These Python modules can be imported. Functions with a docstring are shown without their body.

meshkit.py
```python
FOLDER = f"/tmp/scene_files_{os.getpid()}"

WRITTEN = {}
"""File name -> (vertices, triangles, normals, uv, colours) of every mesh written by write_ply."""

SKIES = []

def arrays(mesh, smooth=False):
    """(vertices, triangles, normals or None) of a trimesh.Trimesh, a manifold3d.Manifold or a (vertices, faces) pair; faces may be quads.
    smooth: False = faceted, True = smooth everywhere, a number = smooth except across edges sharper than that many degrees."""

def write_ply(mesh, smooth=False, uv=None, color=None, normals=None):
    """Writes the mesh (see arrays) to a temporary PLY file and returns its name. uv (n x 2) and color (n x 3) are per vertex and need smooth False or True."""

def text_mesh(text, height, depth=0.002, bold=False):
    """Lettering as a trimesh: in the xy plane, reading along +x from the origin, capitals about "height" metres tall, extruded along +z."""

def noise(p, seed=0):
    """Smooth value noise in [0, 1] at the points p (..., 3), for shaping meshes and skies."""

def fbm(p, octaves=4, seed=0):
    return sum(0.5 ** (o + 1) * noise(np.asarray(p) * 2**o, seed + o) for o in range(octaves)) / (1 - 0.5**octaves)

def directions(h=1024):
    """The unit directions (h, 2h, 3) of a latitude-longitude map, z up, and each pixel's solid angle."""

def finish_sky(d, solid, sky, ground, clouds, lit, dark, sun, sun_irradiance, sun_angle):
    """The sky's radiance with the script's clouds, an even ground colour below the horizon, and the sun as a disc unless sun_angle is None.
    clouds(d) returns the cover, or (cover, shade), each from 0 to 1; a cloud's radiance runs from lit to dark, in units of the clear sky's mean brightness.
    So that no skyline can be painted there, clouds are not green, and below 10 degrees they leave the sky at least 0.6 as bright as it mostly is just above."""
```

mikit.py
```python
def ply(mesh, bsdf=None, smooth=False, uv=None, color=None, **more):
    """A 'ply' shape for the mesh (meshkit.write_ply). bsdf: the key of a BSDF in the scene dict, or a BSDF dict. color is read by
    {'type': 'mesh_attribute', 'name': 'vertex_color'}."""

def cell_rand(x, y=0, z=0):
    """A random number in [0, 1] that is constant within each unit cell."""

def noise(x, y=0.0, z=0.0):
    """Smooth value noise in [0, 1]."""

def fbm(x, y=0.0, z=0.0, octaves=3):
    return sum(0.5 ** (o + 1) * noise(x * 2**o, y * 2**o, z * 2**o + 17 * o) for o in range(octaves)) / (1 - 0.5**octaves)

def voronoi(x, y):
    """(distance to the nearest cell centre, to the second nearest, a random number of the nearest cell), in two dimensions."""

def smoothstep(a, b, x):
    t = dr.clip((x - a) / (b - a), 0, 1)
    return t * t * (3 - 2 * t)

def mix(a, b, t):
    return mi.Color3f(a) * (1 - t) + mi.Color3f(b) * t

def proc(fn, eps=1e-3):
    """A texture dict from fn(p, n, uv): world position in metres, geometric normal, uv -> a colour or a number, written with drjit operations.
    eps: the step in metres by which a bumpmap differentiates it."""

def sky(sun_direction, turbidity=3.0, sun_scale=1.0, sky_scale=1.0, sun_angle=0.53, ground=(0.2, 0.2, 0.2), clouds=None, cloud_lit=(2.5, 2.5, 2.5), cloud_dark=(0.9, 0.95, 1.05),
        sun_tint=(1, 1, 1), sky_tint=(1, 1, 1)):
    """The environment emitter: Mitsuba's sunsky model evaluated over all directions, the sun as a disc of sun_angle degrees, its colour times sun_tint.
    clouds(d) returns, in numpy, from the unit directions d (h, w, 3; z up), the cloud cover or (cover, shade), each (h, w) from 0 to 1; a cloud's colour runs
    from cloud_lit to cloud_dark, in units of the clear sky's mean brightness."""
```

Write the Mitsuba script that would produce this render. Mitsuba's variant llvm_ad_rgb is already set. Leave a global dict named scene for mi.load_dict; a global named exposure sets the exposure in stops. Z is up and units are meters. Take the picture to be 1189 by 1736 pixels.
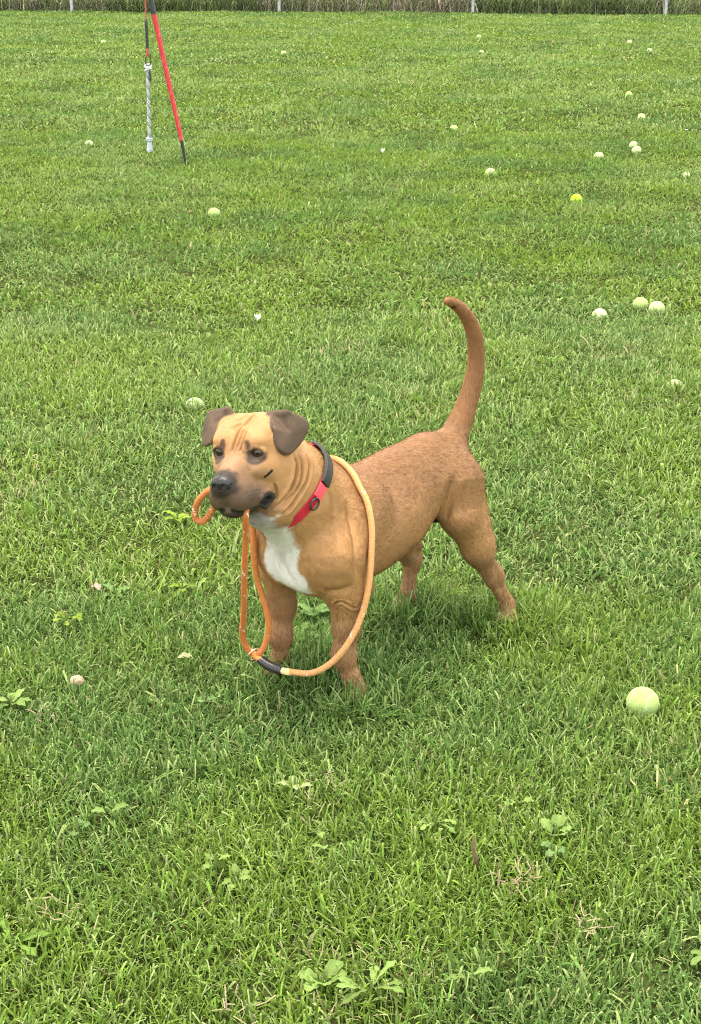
import math, numpy as np, trimesh, mitsuba as mi, mikit, meshkit
from mikit import proc, noise, fbm, smoothstep, mix
import drjit as dr
from scipy.interpolate import CubicSpline
import shapely
from shapely.geometry import Polygon

T = mi.ScalarTransform4f
scene, labels = {}, {}

# ---------------------------------------------------------------- camera, sky, exposure
CAM_H, PITCH, FOV = 1.52, math.radians(21.38), 25.76
scene['camera'] = dict(type='perspective', fov=FOV, fov_axis='x', near_clip=.05, far_clip=2000.0,
                       to_world=T().look_at(origin=[0, 0, CAM_H], target=[0, math.cos(PITCH), CAM_H - math.sin(PITCH)], up=[0, 0, 1]))
SUN = (-.16, .04, .98)
scene['sky'] = mikit.sky(SUN, turbidity=3, sun_scale=.30, sky_scale=1.0, sun_angle=22, ground=(.10, .16, .05), clouds=lambda d: 1.0,
                         cloud_lit=(2.2, 2.2, 2.2))
exposure = 3.72

# ---------------------------------------------------------------- helpers
def rgb(*c): return {'type': 'rgb', 'value': list(c)}
def tag(key, label, category=None, group=None, kind=None):
    d = labels.setdefault(key, {})
    d['label'] = label
    if category: d['category'] = category
    if group: d['group'] = group
    if kind: d['kind'] = kind
def obj(key, mesh, bsdf, smooth=False, **k):
    scene[key] = mikit.ply(mesh, bsdf, smooth=smooth, **k)
    return key
def npfbm(P, octaves=3, seed=0): return meshkit.fbm(np.asarray(P, float), octaves, seed)
def xy3(x, y): return np.stack([x, y, np.zeros_like(x)], -1)
def sstep(a, b, x):
    t = np.clip((x - a) / (b - a), 0, 1)
    return t * t * (3 - 2 * t)
def lerp(a, b, t): return a + (b - a) * np.asarray(t)[..., None]
def unit(v): return v / np.maximum(np.linalg.norm(v, axis=-1, keepdims=True), 1e-12)
def spline(pts, n):
    pts = np.asarray(pts, float)
    s = np.r_[0, np.cumsum(np.linalg.norm(np.diff(pts, axis=0), axis=1))]
    return CubicSpline(s, pts)(np.linspace(0, s[-1], n))
def tube(pts, r, sides=10, caps=True):
    """A tube along a polyline with parallel-transported rings: (vertices, faces, ring index, side index)."""
    pts = np.asarray(pts, float); n = len(pts)
    r = np.broadcast_to(np.asarray(r, float), (n,))
    t = unit(np.gradient(pts, axis=0))
    a = np.cross(t[0], [0, 0, 1.0] if abs(t[0][2]) < .9 else [1.0, 0, 0]); a /= np.linalg.norm(a)
    A = []
    for i in range(n):
        a = a - t[i] * (a @ t[i]); a /= np.linalg.norm(a); A.append(a)
    A = np.array(A); Bn = np.cross(t, A)
    ang = np.arange(sides) * 2 * np.pi / sides
    v = pts[:, None] + r[:, None, None] * (np.cos(ang)[None, :, None] * A[:, None] + np.sin(ang)[None, :, None] * Bn[:, None])
    i, j = np.meshgrid(np.arange(n - 1), np.arange(sides), indexing='ij')
    q = np.stack([i * sides + j, i * sides + (j + 1) % sides, (i + 1) * sides + (j + 1) % sides, (i + 1) * sides + j], -1).reshape(-1, 4)
    f = np.vstack([q[:, [0, 1, 2]], q[:, [0, 2, 3]]])
    v = v.reshape(-1, 3)
    if caps:
        k = len(v); v = np.vstack([v, pts[:1], pts[-1:]])
        jj = np.arange(sides)
        f = np.vstack([f, np.stack([(jj + 1) % sides, jj, np.full(sides, k)], 1), np.stack([(n - 1) * sides + jj, (n - 1) * sides + (jj + 1) % sides, np.full(sides, k + 1)], 1)])
    return v, f
def join(parts):
    vs, fs, n = [], [], 0
    for v, f in parts:
        vs.append(np.asarray(v)); fs.append(np.asarray(f) + n); n += len(v)
    return np.vstack(vs), np.vstack(fs)
def lathe(profile, sides=16):
    """Revolves (radius, z) pairs round the z axis."""
    p = np.asarray(profile, float)
    ang = np.arange(sides) * 2 * np.pi / sides
    v = np.stack([p[:, None, 0] * np.cos(ang), p[:, None, 0] * np.sin(ang), np.repeat(p[:, None, 1], sides, 1)], -1).reshape(-1, 3)
    i, j = np.meshgrid(np.arange(len(p) - 1), np.arange(sides), indexing='ij')
    q = np.stack([i * sides + j, i * sides + (j + 1) % sides, (i + 1) * sides + (j + 1) % sides, (i + 1) * sides + j], -1).reshape(-1, 4)
    return v, np.vstack([q[:, [0, 1, 2]], q[:, [0, 2, 3]]])

# ---------------------------------------------------------------- materials
ATTR = {'type': 'mesh_attribute', 'name': 'vertex_color'}
scene['mat_grass'] = dict(type='principledthin', base_color=ATTR, roughness=.34, eta=1.5, spec_trans=0.0, diff_trans=.75)
scene['mat_leaf'] = dict(type='principledthin', base_color=ATTR, roughness=.5, eta=1.4, spec_trans=0.0, diff_trans=.7)
scene['mat_straw'] = dict(type='twosided', bsdf=dict(type='diffuse', reflectance=ATTR))
def soil_fn(p, n, uv):
    a = fbm(p.x * 9, p.y * 9, 0, 3); b = fbm(p.x * 60, p.y * 60, 0, 2)
    near = mix((.026, .034, .010), (.050, .060, .018), smoothstep(.35, .7, a * .6 + b * .4))
    far = mix((.050, .095, .018), (.095, .125, .030), smoothstep(.3, .7, fbm(p.x * .7, p.y * 1.6, 0, 4)))
    return mix(near, far, smoothstep(-.2, .2, dr.abs(p.x) - (.213 * p.y + .127 + .42 + .025 * dr.maximum(p.y, 0))))
scene['mat_soil'] = dict(type='diffuse', reflectance=proc(soil_fn))
def bank_fn(p, n, uv):
    a = fbm(p.x * 3, p.y * 3, p.z * 3, 4); b = fbm(p.x * 30, p.y * 30, p.z * 30, 2)
    c = mix((.20, .16, .11), (.38, .32, .24), smoothstep(.3, .7, a * .5 + b * .5))
    return mix(c, (.075, .10, .03), smoothstep(.5, .62, fbm(p.x * .8, p.y * 2, 3, 3)))
scene['mat_bank'] = dict(type='diffuse', reflectance=proc(bank_fn))
def zinc_fn(p, n, uv): return mix((.42, .44, .45), (.60, .62, .63), fbm(p.x * 40, p.y * 40, p.z * 15, 3))
scene['mat_zinc'] = dict(type='principled', base_color=proc(zinc_fn), metallic=.6, roughness=.45)
scene['mat_wire'] = dict(type='twosided', bsdf=dict(type='principled', base_color=rgb(.33, .34, .34), metallic=.6, roughness=.5))

# ---------------------------------------------------------------- the ground
FEET = [(.226, .100), (.250, -.092), (-.280, .115), (-.180, -.100)]       # dog frame
DOG_O = np.array([.0847, 3.0456, 0.0]); HDG = math.radians(42)
DX, DY = np.array([-math.sin(HDG), -math.cos(HDG), 0]), np.array([math.cos(HDG), -math.sin(HDG), 0])
def dog2world(P):
    P = np.atleast_2d(P)
    return DOG_O + P[:, :1] * DX + P[:, 1:2] * DY + P[:, 2:3] * np.array([0, 0, 1.0])
def ground_z(x, y):
    x, y = np.asarray(x, float), np.asarray(y, float)
    far = sstep(3.0, 6.0, np.hypot(x - .1, y - 2.9) + 2.0)
    return (npfbm(xy3(x * .9, y * .9), 3, 5) - .5) * .05 * far
gx = np.r_[-150, -80, -40, -20, -12, np.arange(-9, 9.01, .15), 12, 20, 40, 80, 150]
gy = np.r_[-150, -60, -20, -5, np.arange(0, 27.01, .15), 30, 40, 60, 100, 200]
X, Y = np.meshgrid(gx, gy, indexing='ij')
edge = (np.abs(X) < 9.01) & (Y >= 0) & (Y <= 27.01)
Z = np.where(edge, ground_z(X, Y), 0)
idx = np.arange(X.size).reshape(X.shape)
q = np.stack([idx[:-1, :-1], idx[1:, :-1], idx[1:, 1:], idx[:-1, 1:]], -1).reshape(-1, 4)
obj('ground', (np.stack([X, Y, Z], -1).reshape(-1, 3), np.vstack([q[:, [0, 1, 2]], q[:, [0, 2, 3]]])), 'mat_soil', smooth=True)
tag('ground', 'soil and thatch under the lawn', kind='structure')

# ---------------------------------------------------------------- the lawn: blades rooted one by one
BALLS = [  # x, y, category of look, label
    (.592, 2.752, 'pale', 'largest pale green tennis ball, nearest the camera, right of the dog'),
    (1.273, 8.688, 'bright', 'bright yellow tennis ball, the only vivid one on the lawn'),
    (1.252, 6.136, 'lime', 'yellow-green tennis ball, nearer of the touching pair near the right edge'),
    (1.198, 6.209, 'pale', 'pale tennis ball just behind and left of the yellow-green one of the pair'),
    (1.008, 6.064, 'white', 'faded whitish tennis ball half sunk left of the pair near the right edge'),
    (1.110, 5.038, 'white', 'faded whitish tennis ball almost hidden in grass right of the dog tail'),
    (-.513, 4.829, 'white', 'faded whitish tennis ball in the grass just above the dog ear'),
    (-.733, 8.256, 'pale', 'pale green tennis ball on the lawn in front of the red pole foot'),
    (-1.815, 10.846, 'white', 'small whitish tennis ball sunk in grass left of the hanging rope toy'),
    (-3.056, 19.762, 'lime', 'far pale yellow tennis ball at the left, near the fence'),
    (-.761, 18.148, 'lime', 'far pale yellow tennis ball right of the red pole, below the second post'),
    (1.650, 20.600, 'lime', 'farthest pale tennis ball below the middle fence post'),
    (1.505, 18.310, 'lime', 'far pale tennis ball, lower of two below the middle fence post'),
    (3.442, 19.715, 'lime', 'far pale tennis ball, upper left of two below the right fence post'),
    (3.471, 18.516, 'lime', 'far pale tennis ball, lower right of two below the right fence post'),
    (2.466, 13.992, 'pale', 'pale tennis ball alone near the right edge, above the next one down'),
    (2.289, 12.371, 'lime', 'pale yellow tennis ball right of the upper lawn, between single ball and close pair'),
    (1.951, 10.757, 'lime', 'pale tennis ball, upper one of the close pair on the right lawn'),
    (1.932, 10.526, 'lime', 'pale tennis ball, lower one of the close pair on the right lawn'),
    (1.643, 10.305, 'lime', 'pale tennis ball left of the close pair on the right lawn'),
    (.773, 11.715, 'pale', 'pale tennis ball on the middle of the upper lawn'),
    (.866, 9.595, 'lime', 'half buried pale tennis ball left of and above the bright yellow one'),
    (2.076, 9.595, 'white', 'half buried pale tennis ball at the right edge above the bright yellow one'),
]
SUNK = {4: 1.5, 5: 1.75, 6: 1.6, 8: 1.5, 3: 1.2, 7: 1.2, 17: 1.35, 18: 1.35, 20: 1.15, 21: 1.4, 22: 1.5, 19: 1.15}
rng = np.random.default_rng(7)
def half_width(y): return .213 * y + .127 + .38 + .02 * y
def scatter(n_m2, y0, y1):
    hw = half_width(y1)
    n = int(n_m2 * 2 * hw * (y1 - y0))
    x, y = rng.uniform(-hw, hw, n), rng.uniform(y0, y1, n)
    k = np.abs(x) < half_width(y)
    return x[k], y[k]
def fields(x, y):
    """Low-frequency character of the turf: hue (0 yellow-green .. 1 blue-green), vigour (height), lean direction, dryness."""
    p = xy3(x, y)
    hue = npfbm(p * [2.2, 2.2, 1], 4, 11)
    vig = npfbm(p * [3.6, 3.6, 1], 4, 23)
    lean = npfbm(p * [1.8, 1.8, 1], 2, 31) * 4 * np.pi
    dry = npfbm(p * [3.1, 3.1, 1], 4, 47)
    return hue, vig, lean, dry
CUT, PALE_PATCH = np.array([.46, .52, .25]), np.array([.255, .345, .105])
def blades(x, y, length, width, segs, tip=.35, flat=0.0):
    n = len(x)
    hue, vig, lean, dry = fields(x, y)
    keep = rng.random(n) < np.clip(.88 + .8 * sstep(.28, .50, vig), 0, 1)
    dw = np.stack([x, y, np.zeros(n)], 1) - DOG_O
    du, dv = dw @ DX, dw @ DY
    for fx, fy in FEET: keep &= np.hypot(du - fx, dv - fy) > .016
    taller = np.ones(n)
    for i, b in enumerate(BALLS):
        d = np.hypot(x - b[0], y - b[1])
        keep &= d > .026
        if i in SUNK: taller = np.where(d < .12, np.maximum(taller, 1 + (SUNK[i] - 1) * np.clip(1.6 - d / .075, 0, 1)), taller)
    for fx, fy in FEET: taller = np.where(np.hypot(du - fx, dv - fy) < .12, np.maximum(taller, 1.9), taller)
    x, y, hue, vig, lean, dry, taller = (a[keep] for a in (x, y, hue, vig, lean, dry, taller)); n = len(x)
    hole = sstep(.56, .70, npfbm(xy3(x, y) * [6.5, 6.5, 1], 3, 77))
    L = length * (.62 + .76 * vig) * (1 - np.where(y < 4, .3, .40) * hole) * np.exp(rng.normal(0, .24, n))
    L = np.minimum(L * np.where(y < 2.6, 1.12, 1), .048) * taller                                       # mown to one height
    stray = rng.random(n) < .004
    L = np.where(stray, L * 1.9, L)
    az = lean + rng.normal(0, 2.2, n)
    t0 = np.abs(rng.normal(.24 + flat, .30, n)); bend = np.abs(rng.normal(.55, .50, n))
    t0 = np.where(stray, t0 + .55, t0)
    W = width * np.exp(rng.normal(0, .25, n)) * np.where(rng.random(n) < .12, 1.5, 1)
    h = np.stack([np.cos(az), np.sin(az), np.zeros(n)], 1)
    yaw = az + rng.normal(0, .7, n)
    side = np.stack([-np.sin(yaw), np.cos(yaw), np.zeros(n)], 1)
    P = np.stack([x, y, ground_z(x, y) - .004], 1)
    cols = []
    s = np.array([0, .45, .88, 1.0]) if segs == 3 else np.array([0, .6, 1.0]) if segs == 2 else np.array([0, 1.0])
    ws = np.interp(s, [0, .35, .88, 1], [.8, 1, .85, tip])
    rows = []
    for i in range(segs + 1):
        rows.append(np.stack([P - side * (W * ws[i] / 2)[:, None], P + side * (W * ws[i] / 2)[:, None]], 1))
        th = t0 + bend * (s[i] + s[min(i + 1, segs)]) * .7
        P = P + (h * np.sin(th)[:, None] + np.array([0, 0, 1.0]) * np.cos(th)[:, None]) * (L * (s[min(i + 1, segs)] - s[i]))[:, None]
    V = np.stack(rows, 1)                                                 # n, segs+1, 2, 3
    f = []
    for i in range(segs):
        a = 2 * i
        f += [[a, a + 1, a + 3], [a, a + 3, a + 2]]
    Fc = (np.array(f)[None] + (np.arange(n) * 2 * (segs + 1))[:, None, None]).reshape(-1, 3)
    # colour of each blade
    k = np.clip((hue - .5) * 3.2 + .5 + rng.normal(0, .22, n), 0, 1)
    c = lerp(GRASS_A, GRASS_B, k) * np.exp(rng.normal(0, .28, n) * np.where(y > 6, .55, 1))[:, None]
    young = rng.random(n) < np.where(y > 6, .10, .16)
    c[young] = np.where(y[young, None] > 6, .8, 1) * GRASS_C * np.exp(rng.normal(0, .15, young.sum()))[:, None]
    pale = sstep(.47, .66, npfbm(xy3(x, y) * [1.5, 2.6, 1], 5, 91)) * sstep(2.5, 9, y) * .6
    c = lerp(c, PALE_PATCH * np.exp(rng.normal(0, .15, n))[:, None], pale * (rng.random(n) < .7))
    band = sstep(.035, .012, np.abs(((x - .23 * (y - 11)) * .5 + 100 + .02 * (hue - .5)) % .9 - .45)) * sstep(6, 9, y)
    c = lerp(c, GRASS_C * .95, .45 * band * (rng.random(n) < .6))
    dead = rng.random(n) < (.007 + .10 * sstep(.60, .74, dry)) * np.where(y > 6, .4, 1)
    c[dead] = STRAW * np.exp(rng.normal(0, .25, dead.sum()))[:, None]
    C = np.repeat(c[:, None], 2 * (segs + 1), 1)
    cut = (rng.random(n) < np.where(y < 7, .45, .12)) & ~dead                                    # mown ends have dried to straw
    C[cut, -2:] = lerp(c[cut], CUT, rng.uniform(.35, .95, cut.sum()))[:, None]
    return V.reshape(-1, 3), Fc, C.reshape(-1, 3)
GRASS_A, GRASS_B, GRASS_C, STRAW = np.array([.155, .250, .040]), np.array([.118, .210, .056]), np.array([.31, .40, .15]), np.array([.38, .34, .18])
LAWN = [(29000, 1.45, 3.3, .038, .0026, 3, .70), (14000, 3.3, 6.0, .036, .0037, 2, .6), (5000, 6.0, 11.5, .034, .0064, 2, .6), (2700, 11.5, 17.0, .034, .0100, 1, .8), (1600, 17.0, 26.6, .036, .0150, 1, .8)]
vs, fs, cs, k = [], [], [], 0
for dens, y0, y1, ln, wd, sg, tp in LAWN:
    x, y = scatter(dens, y0, y1)
    v, f, c = blades(x, y, ln, wd, sg, tp, 0.0 if y0 < 3 else .12 if y0 < 6 else .25 if y0 < 11 else .40)
    vs.append(v); fs.append(f + k); cs.append(c); k += len(v)
obj('lawn_grass', (np.vstack(vs), np.vstack(fs)), 'mat_grass', color=np.vstack(cs))
tag('lawn_grass', 'short mown green grass of the dog park lawn', 'grass', kind='stuff')

V3 = lambda *a: np.array(a, float)

# ---------------------------------------------------------------- the dog's implicit body (dog frame: x forward, y to its left, z up)
def rot_xyz(yaw, pitch, roll):
    cy, sy, cp, sp, cr, sr = math.cos(yaw), math.sin(yaw), math.cos(pitch), math.sin(pitch), math.cos(roll), math.sin(roll)
    return np.array([[cy, -sy, 0], [sy, cy, 0], [0, 0, 1]]) @ np.array([[cp, 0, sp], [0, 1, 0], [-sp, 0, cp]]) @ np.array([[1, 0, 0], [0, cr, -sr], [0, sr, cr]])
HEAD_R = rot_xyz(math.radians(16.7), 0.0, math.radians(7.2))
HEAD_O = V3(.443, .005, .5675)
def head(p):
    return HEAD_O + np.asarray(p, float) @ HEAD_R.T
def to_head(p):
    return (np.asarray(p, float) - HEAD_O) @ HEAD_R

def sd_cone(P, a, b, ra, rb):
    ab = b - a
    t = np.clip(((P - a) @ ab) / (ab @ ab), 0, 1)
    return np.linalg.norm(P - a - t[:, None] * ab, axis=1) - (ra + (rb - ra) * t)
def sd_ell(P, c, r, M):
    q = (P - c) @ M
    k0 = np.linalg.norm(q / r, axis=1)
    k1 = np.linalg.norm(q / (r * r), axis=1)
    return k0 * (k0 - 1) / np.maximum(k1, 1e-9)
def sd_tri(P, a, b, c, r):
    ba, cb, ac = b - a, c - b, a - c
    n = np.cross(ba, -ac); nn = n / np.linalg.norm(n)
    pa, pb, pc = P - a, P - b, P - c
    inside = (np.sign(pa @ np.cross(ba, n)) + np.sign(pb @ np.cross(cb, n)) + np.sign(pc @ np.cross(ac, n))) <= -2
    def seg(p, e):
        t = np.clip(p @ e / (e @ e), 0, 1)
        return ((p - t[:, None] * e) ** 2).sum(1)
    d2 = np.minimum(np.minimum(seg(pa, ba), seg(pb, cb)), seg(pc, ac))
    return np.sqrt(np.where(inside, (pa @ nn) ** 2, d2)) - r

PR = []      # (kind, args, k, centre, bounding radius, sign)
def cone(a, b, ra, rb, k=.03, sign=1):
    a, b = V3(*a), V3(*b)
    PR.append(('c', (a, b, ra, rb), k, (a + b) / 2, np.linalg.norm(a - b) / 2 + max(ra, rb), sign))
def ell(c, r, k=.03, M=None, sign=1):
    PR.append(('e', (V3(*c), V3(*r), np.eye(3) if M is None else M), k, V3(*c), max(r), sign))
def tri(a, b, c, r, k=.01, sign=1):
    a, b, c = V3(*a), V3(*b), V3(*c); m = (a + b + c) / 3
    PR.append(('t', (a, b, c, r), k, m, max(np.linalg.norm(x - m) for x in (a, b, c)) + r, sign))
def hcone(a, b, ra, rb, k=.015, sign=1): cone(head(a), head(b), ra, rb, k, sign)
def hell(c, r, k=.015, M=None, sign=1): ell(head(c), r, k, HEAD_R if M is None else HEAD_R @ M, sign)
def htri(a, b, c, r, k=.008): tri(head(a), head(b), head(c), r, k)
def groove(pts, r, k=.006, depth=.0):
    pts = smooth_line(pts)
    for i in range(len(pts) - 1):
        ra = r * (.35 if i == 0 else 1); rb = r * (.35 if i == len(pts) - 2 else 1)
        cone(pts[i], pts[i + 1], ra, rb, k, -1)
def smooth_line(pts, per=3):
    from scipy.interpolate import CubicSpline
    pts = np.array(pts, float)
    if len(pts) < 3: return list(pts)
    t = np.r_[0, np.cumsum(np.linalg.norm(np.diff(pts, axis=0), axis=1))]
    return list(CubicSpline(t, pts)(np.linspace(0, t[-1], per * (len(pts) - 1) + 1)))
def pitchM(deg):
    a = math.radians(deg); return np.array([[math.cos(a), 0, math.sin(a)], [0, 1, 0], [-math.sin(a), 0, math.cos(a)]])
def yawM(deg):
    a = math.radians(deg); return np.array([[math.cos(a), -math.sin(a), 0], [math.sin(a), math.cos(a), 0], [0, 0, 1]])

def sd_fan(P, pts, r):
    d = np.full(len(P), 9.0)
    for i in range(1, len(pts)): d = np.minimum(d, sd_tri(P, pts[0], pts[i], pts[i % (len(pts) - 1) + 1], r))
    return d
def fan(pts, r, k):
    m = np.mean(pts, 0); PR.append(('f', (pts, r), k, m, max(np.linalg.norm(x - m) for x in pts) + r, 1))
def prim_d(kind, args, P):
    return sd_fan(P, *args) if kind == 'f' else sd_cone(P, *args) if kind == 'c' else sd_ell(P, *args) if kind == 'e' else sd_tri(P, *args)
def sdf(P, sel=None):
    d = np.full(len(P), 9.0)
    for kind, args, k, _, _, sign in (PR if sel is None else [PR[i] for i in sel]):
        e = prim_d(kind, args, P)
        if sign > 0:
            h = np.maximum(k - np.abs(d - e), 0) / k
            d = np.minimum(d, e) - h * h * k * .25
        else:
            e = -e
            h = np.maximum(k - np.abs(d - e), 0) / k
            d = np.maximum(d, e) + h * h * k * .25
    return d

def build_body(ears=True):
    PR.clear()
    # trunk
    ell((.068, 0, .335), (.180, .108, .105), .045, pitchM(3))
    ell((.165, 0, .335), (.135, .106, .104), .05, pitchM(-12))
    ell((-.08, 0, .388), (.15, .078, .068), .045, pitchM(-2))
    ell((-.145, 0, .382), (.078, .080, .072), .045)
    cone((.15, 0, .415), (-.12, 0, .430), .030, .030, .05)
    # breast between the forelegs, with its two muscle bulges
    for s in (1, -1):
        ell((.272, s * .041, .318), (.055, .047, .072), .03, pitchM(-25))
    ell((.258, 0, .280), (.055, .06, .040), .035)
    # neck
    cone((.180, 0, .375), (.330, .006, .510), .088, .074, .05)
    cone((.27, .0, .39), (.365, .012, .470), .076, .062, .05)
    ell((.385, .012, .452), (.040, .052, .034), .03)                              # loose skin of the throat
    # shoulders and forelegs
    for s, elbow, carp, past, paw, out in ((1, (.216, .084, .240), (.238, .082, .105), (.228, .094, .052), (.228, .112, .020), 26),
                                           (-1, (.228, -.092, .245), (.246, -.090, .098), (.248, -.091, .050), (.258, -.094, .020), -6)):
        cone((.15, s * .064, .402), (.260, s * .075, .330), .040, .048, .036)
        cone((.260, s * .075, .330), (elbow[0] + .01, elbow[1] - s * .004, elbow[2] + .015), .052, .045, .04)
        el = V3(*elbow); ca = V3(*carp)
        cone(el + V3(.016, 0, .005), el * .45 + ca * .55 + V3(.004, 0, 0), .0385, .0270, .025)
        cone(el * .45 + ca * .55, ca, .0265, .0205, .02)
        ell(el + V3(-.026, s * .006, .004), (.020, .017, .024), .025)          # point of the elbow
        ell(ca + V3(.003, 0, 0), (.0195, .0210, .028), .02)
        cone(ca, past, .0195, .0172, .015)
        paw_at(V3(*past), V3(*paw), out, .0)
    # hind legs
    for s, hip, knee, hock, past, paw, out in ((1, (-.148, .052, .365), (-.134, .084, .292), (-.240, .100, .128), (-.283, .112, .050), (-.274, .122, .020), 18),
                                               (-1, (-.150, -.052, .365), (-.060, -.086, .275), (-.192, -.098, .124), (-.184, -.100, .045), (-.172, -.102, .020), -8)):
        hip, knee, hock, past = V3(*hip), V3(*knee), V3(*hock), V3(*past)
        cone(hip, knee * .8 + hip * .2, .067, .040, .026)
        cone(hip + V3(-.035, 0, -.02), hock * .45 + knee * .55 + V3(-.018, 0, .012), .046, .031, .03)
        cone(knee, hock * .55 + knee * .45, .034, .028, .03)
        cone(hock * .5 + knee * .5, hock, .029, .0185, .025)
        cone(hock + V3(-.016, 0, .008), hock * .6 + (hip + V3(-.05, s * .02, -.13)) * .4, .0105, .015, .016)   # Achilles tendon
        ell(hock + V3(-.009, 0, .002), (.0165, .0155, .019), .015)
        cone(hock, past, .0175, .0160, .015)
        paw_at(past, V3(*paw), out, .0)
    # tail
    t = [V3(-.200, 0, .430), V3(-.235, 0, .474), V3(-.266, 0, .526), V3(-.284, 0, .582), V3(-.283, 0, .640), V3(-.262, 0, .690), V3(-.225, 0, .730), V3(-.180, 0, .754)]
    r = [.032, .0265, .0215, .0188, .0172, .0155, .0130, .0085]
    from scipy.interpolate import CubicSpline
    u = np.linspace(0, 7, 22); T_ = CubicSpline(range(8), np.array(t))(u); r_ = CubicSpline(range(8), r)(u)
    for i in range(21):
        cone(T_[i], T_[i + 1], r_[i], r_[i + 1], .035 if i == 0 else .004)
    # sheath under the belly
    cone((-.115, 0, .320), (-.088, 0, .250), .018, .012, .02)
    ell((-.152, 0, .283), (.022, .021, .024), .010)
    build_head(ears)

def paw_at(past, paw, out, lift):
    M = yawM(out)
    g = .82
    ell(paw + V3(-.002, 0, .004), (.028 * g, .0245 * g, .0165), .015, M)
    cone(past, paw + V3(-.004, 0, .012), .0165, .016, .015)
    for j, y in enumerate((-.0175, -.0062, .0062, .0175)):
        x = .026 if abs(y) < .01 else .018
        a = paw + M @ V3(.004, y * .8, .010); b = paw + M @ V3(x, y, .002)
        cone(a, b, .0100, .0090, .004)

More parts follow.
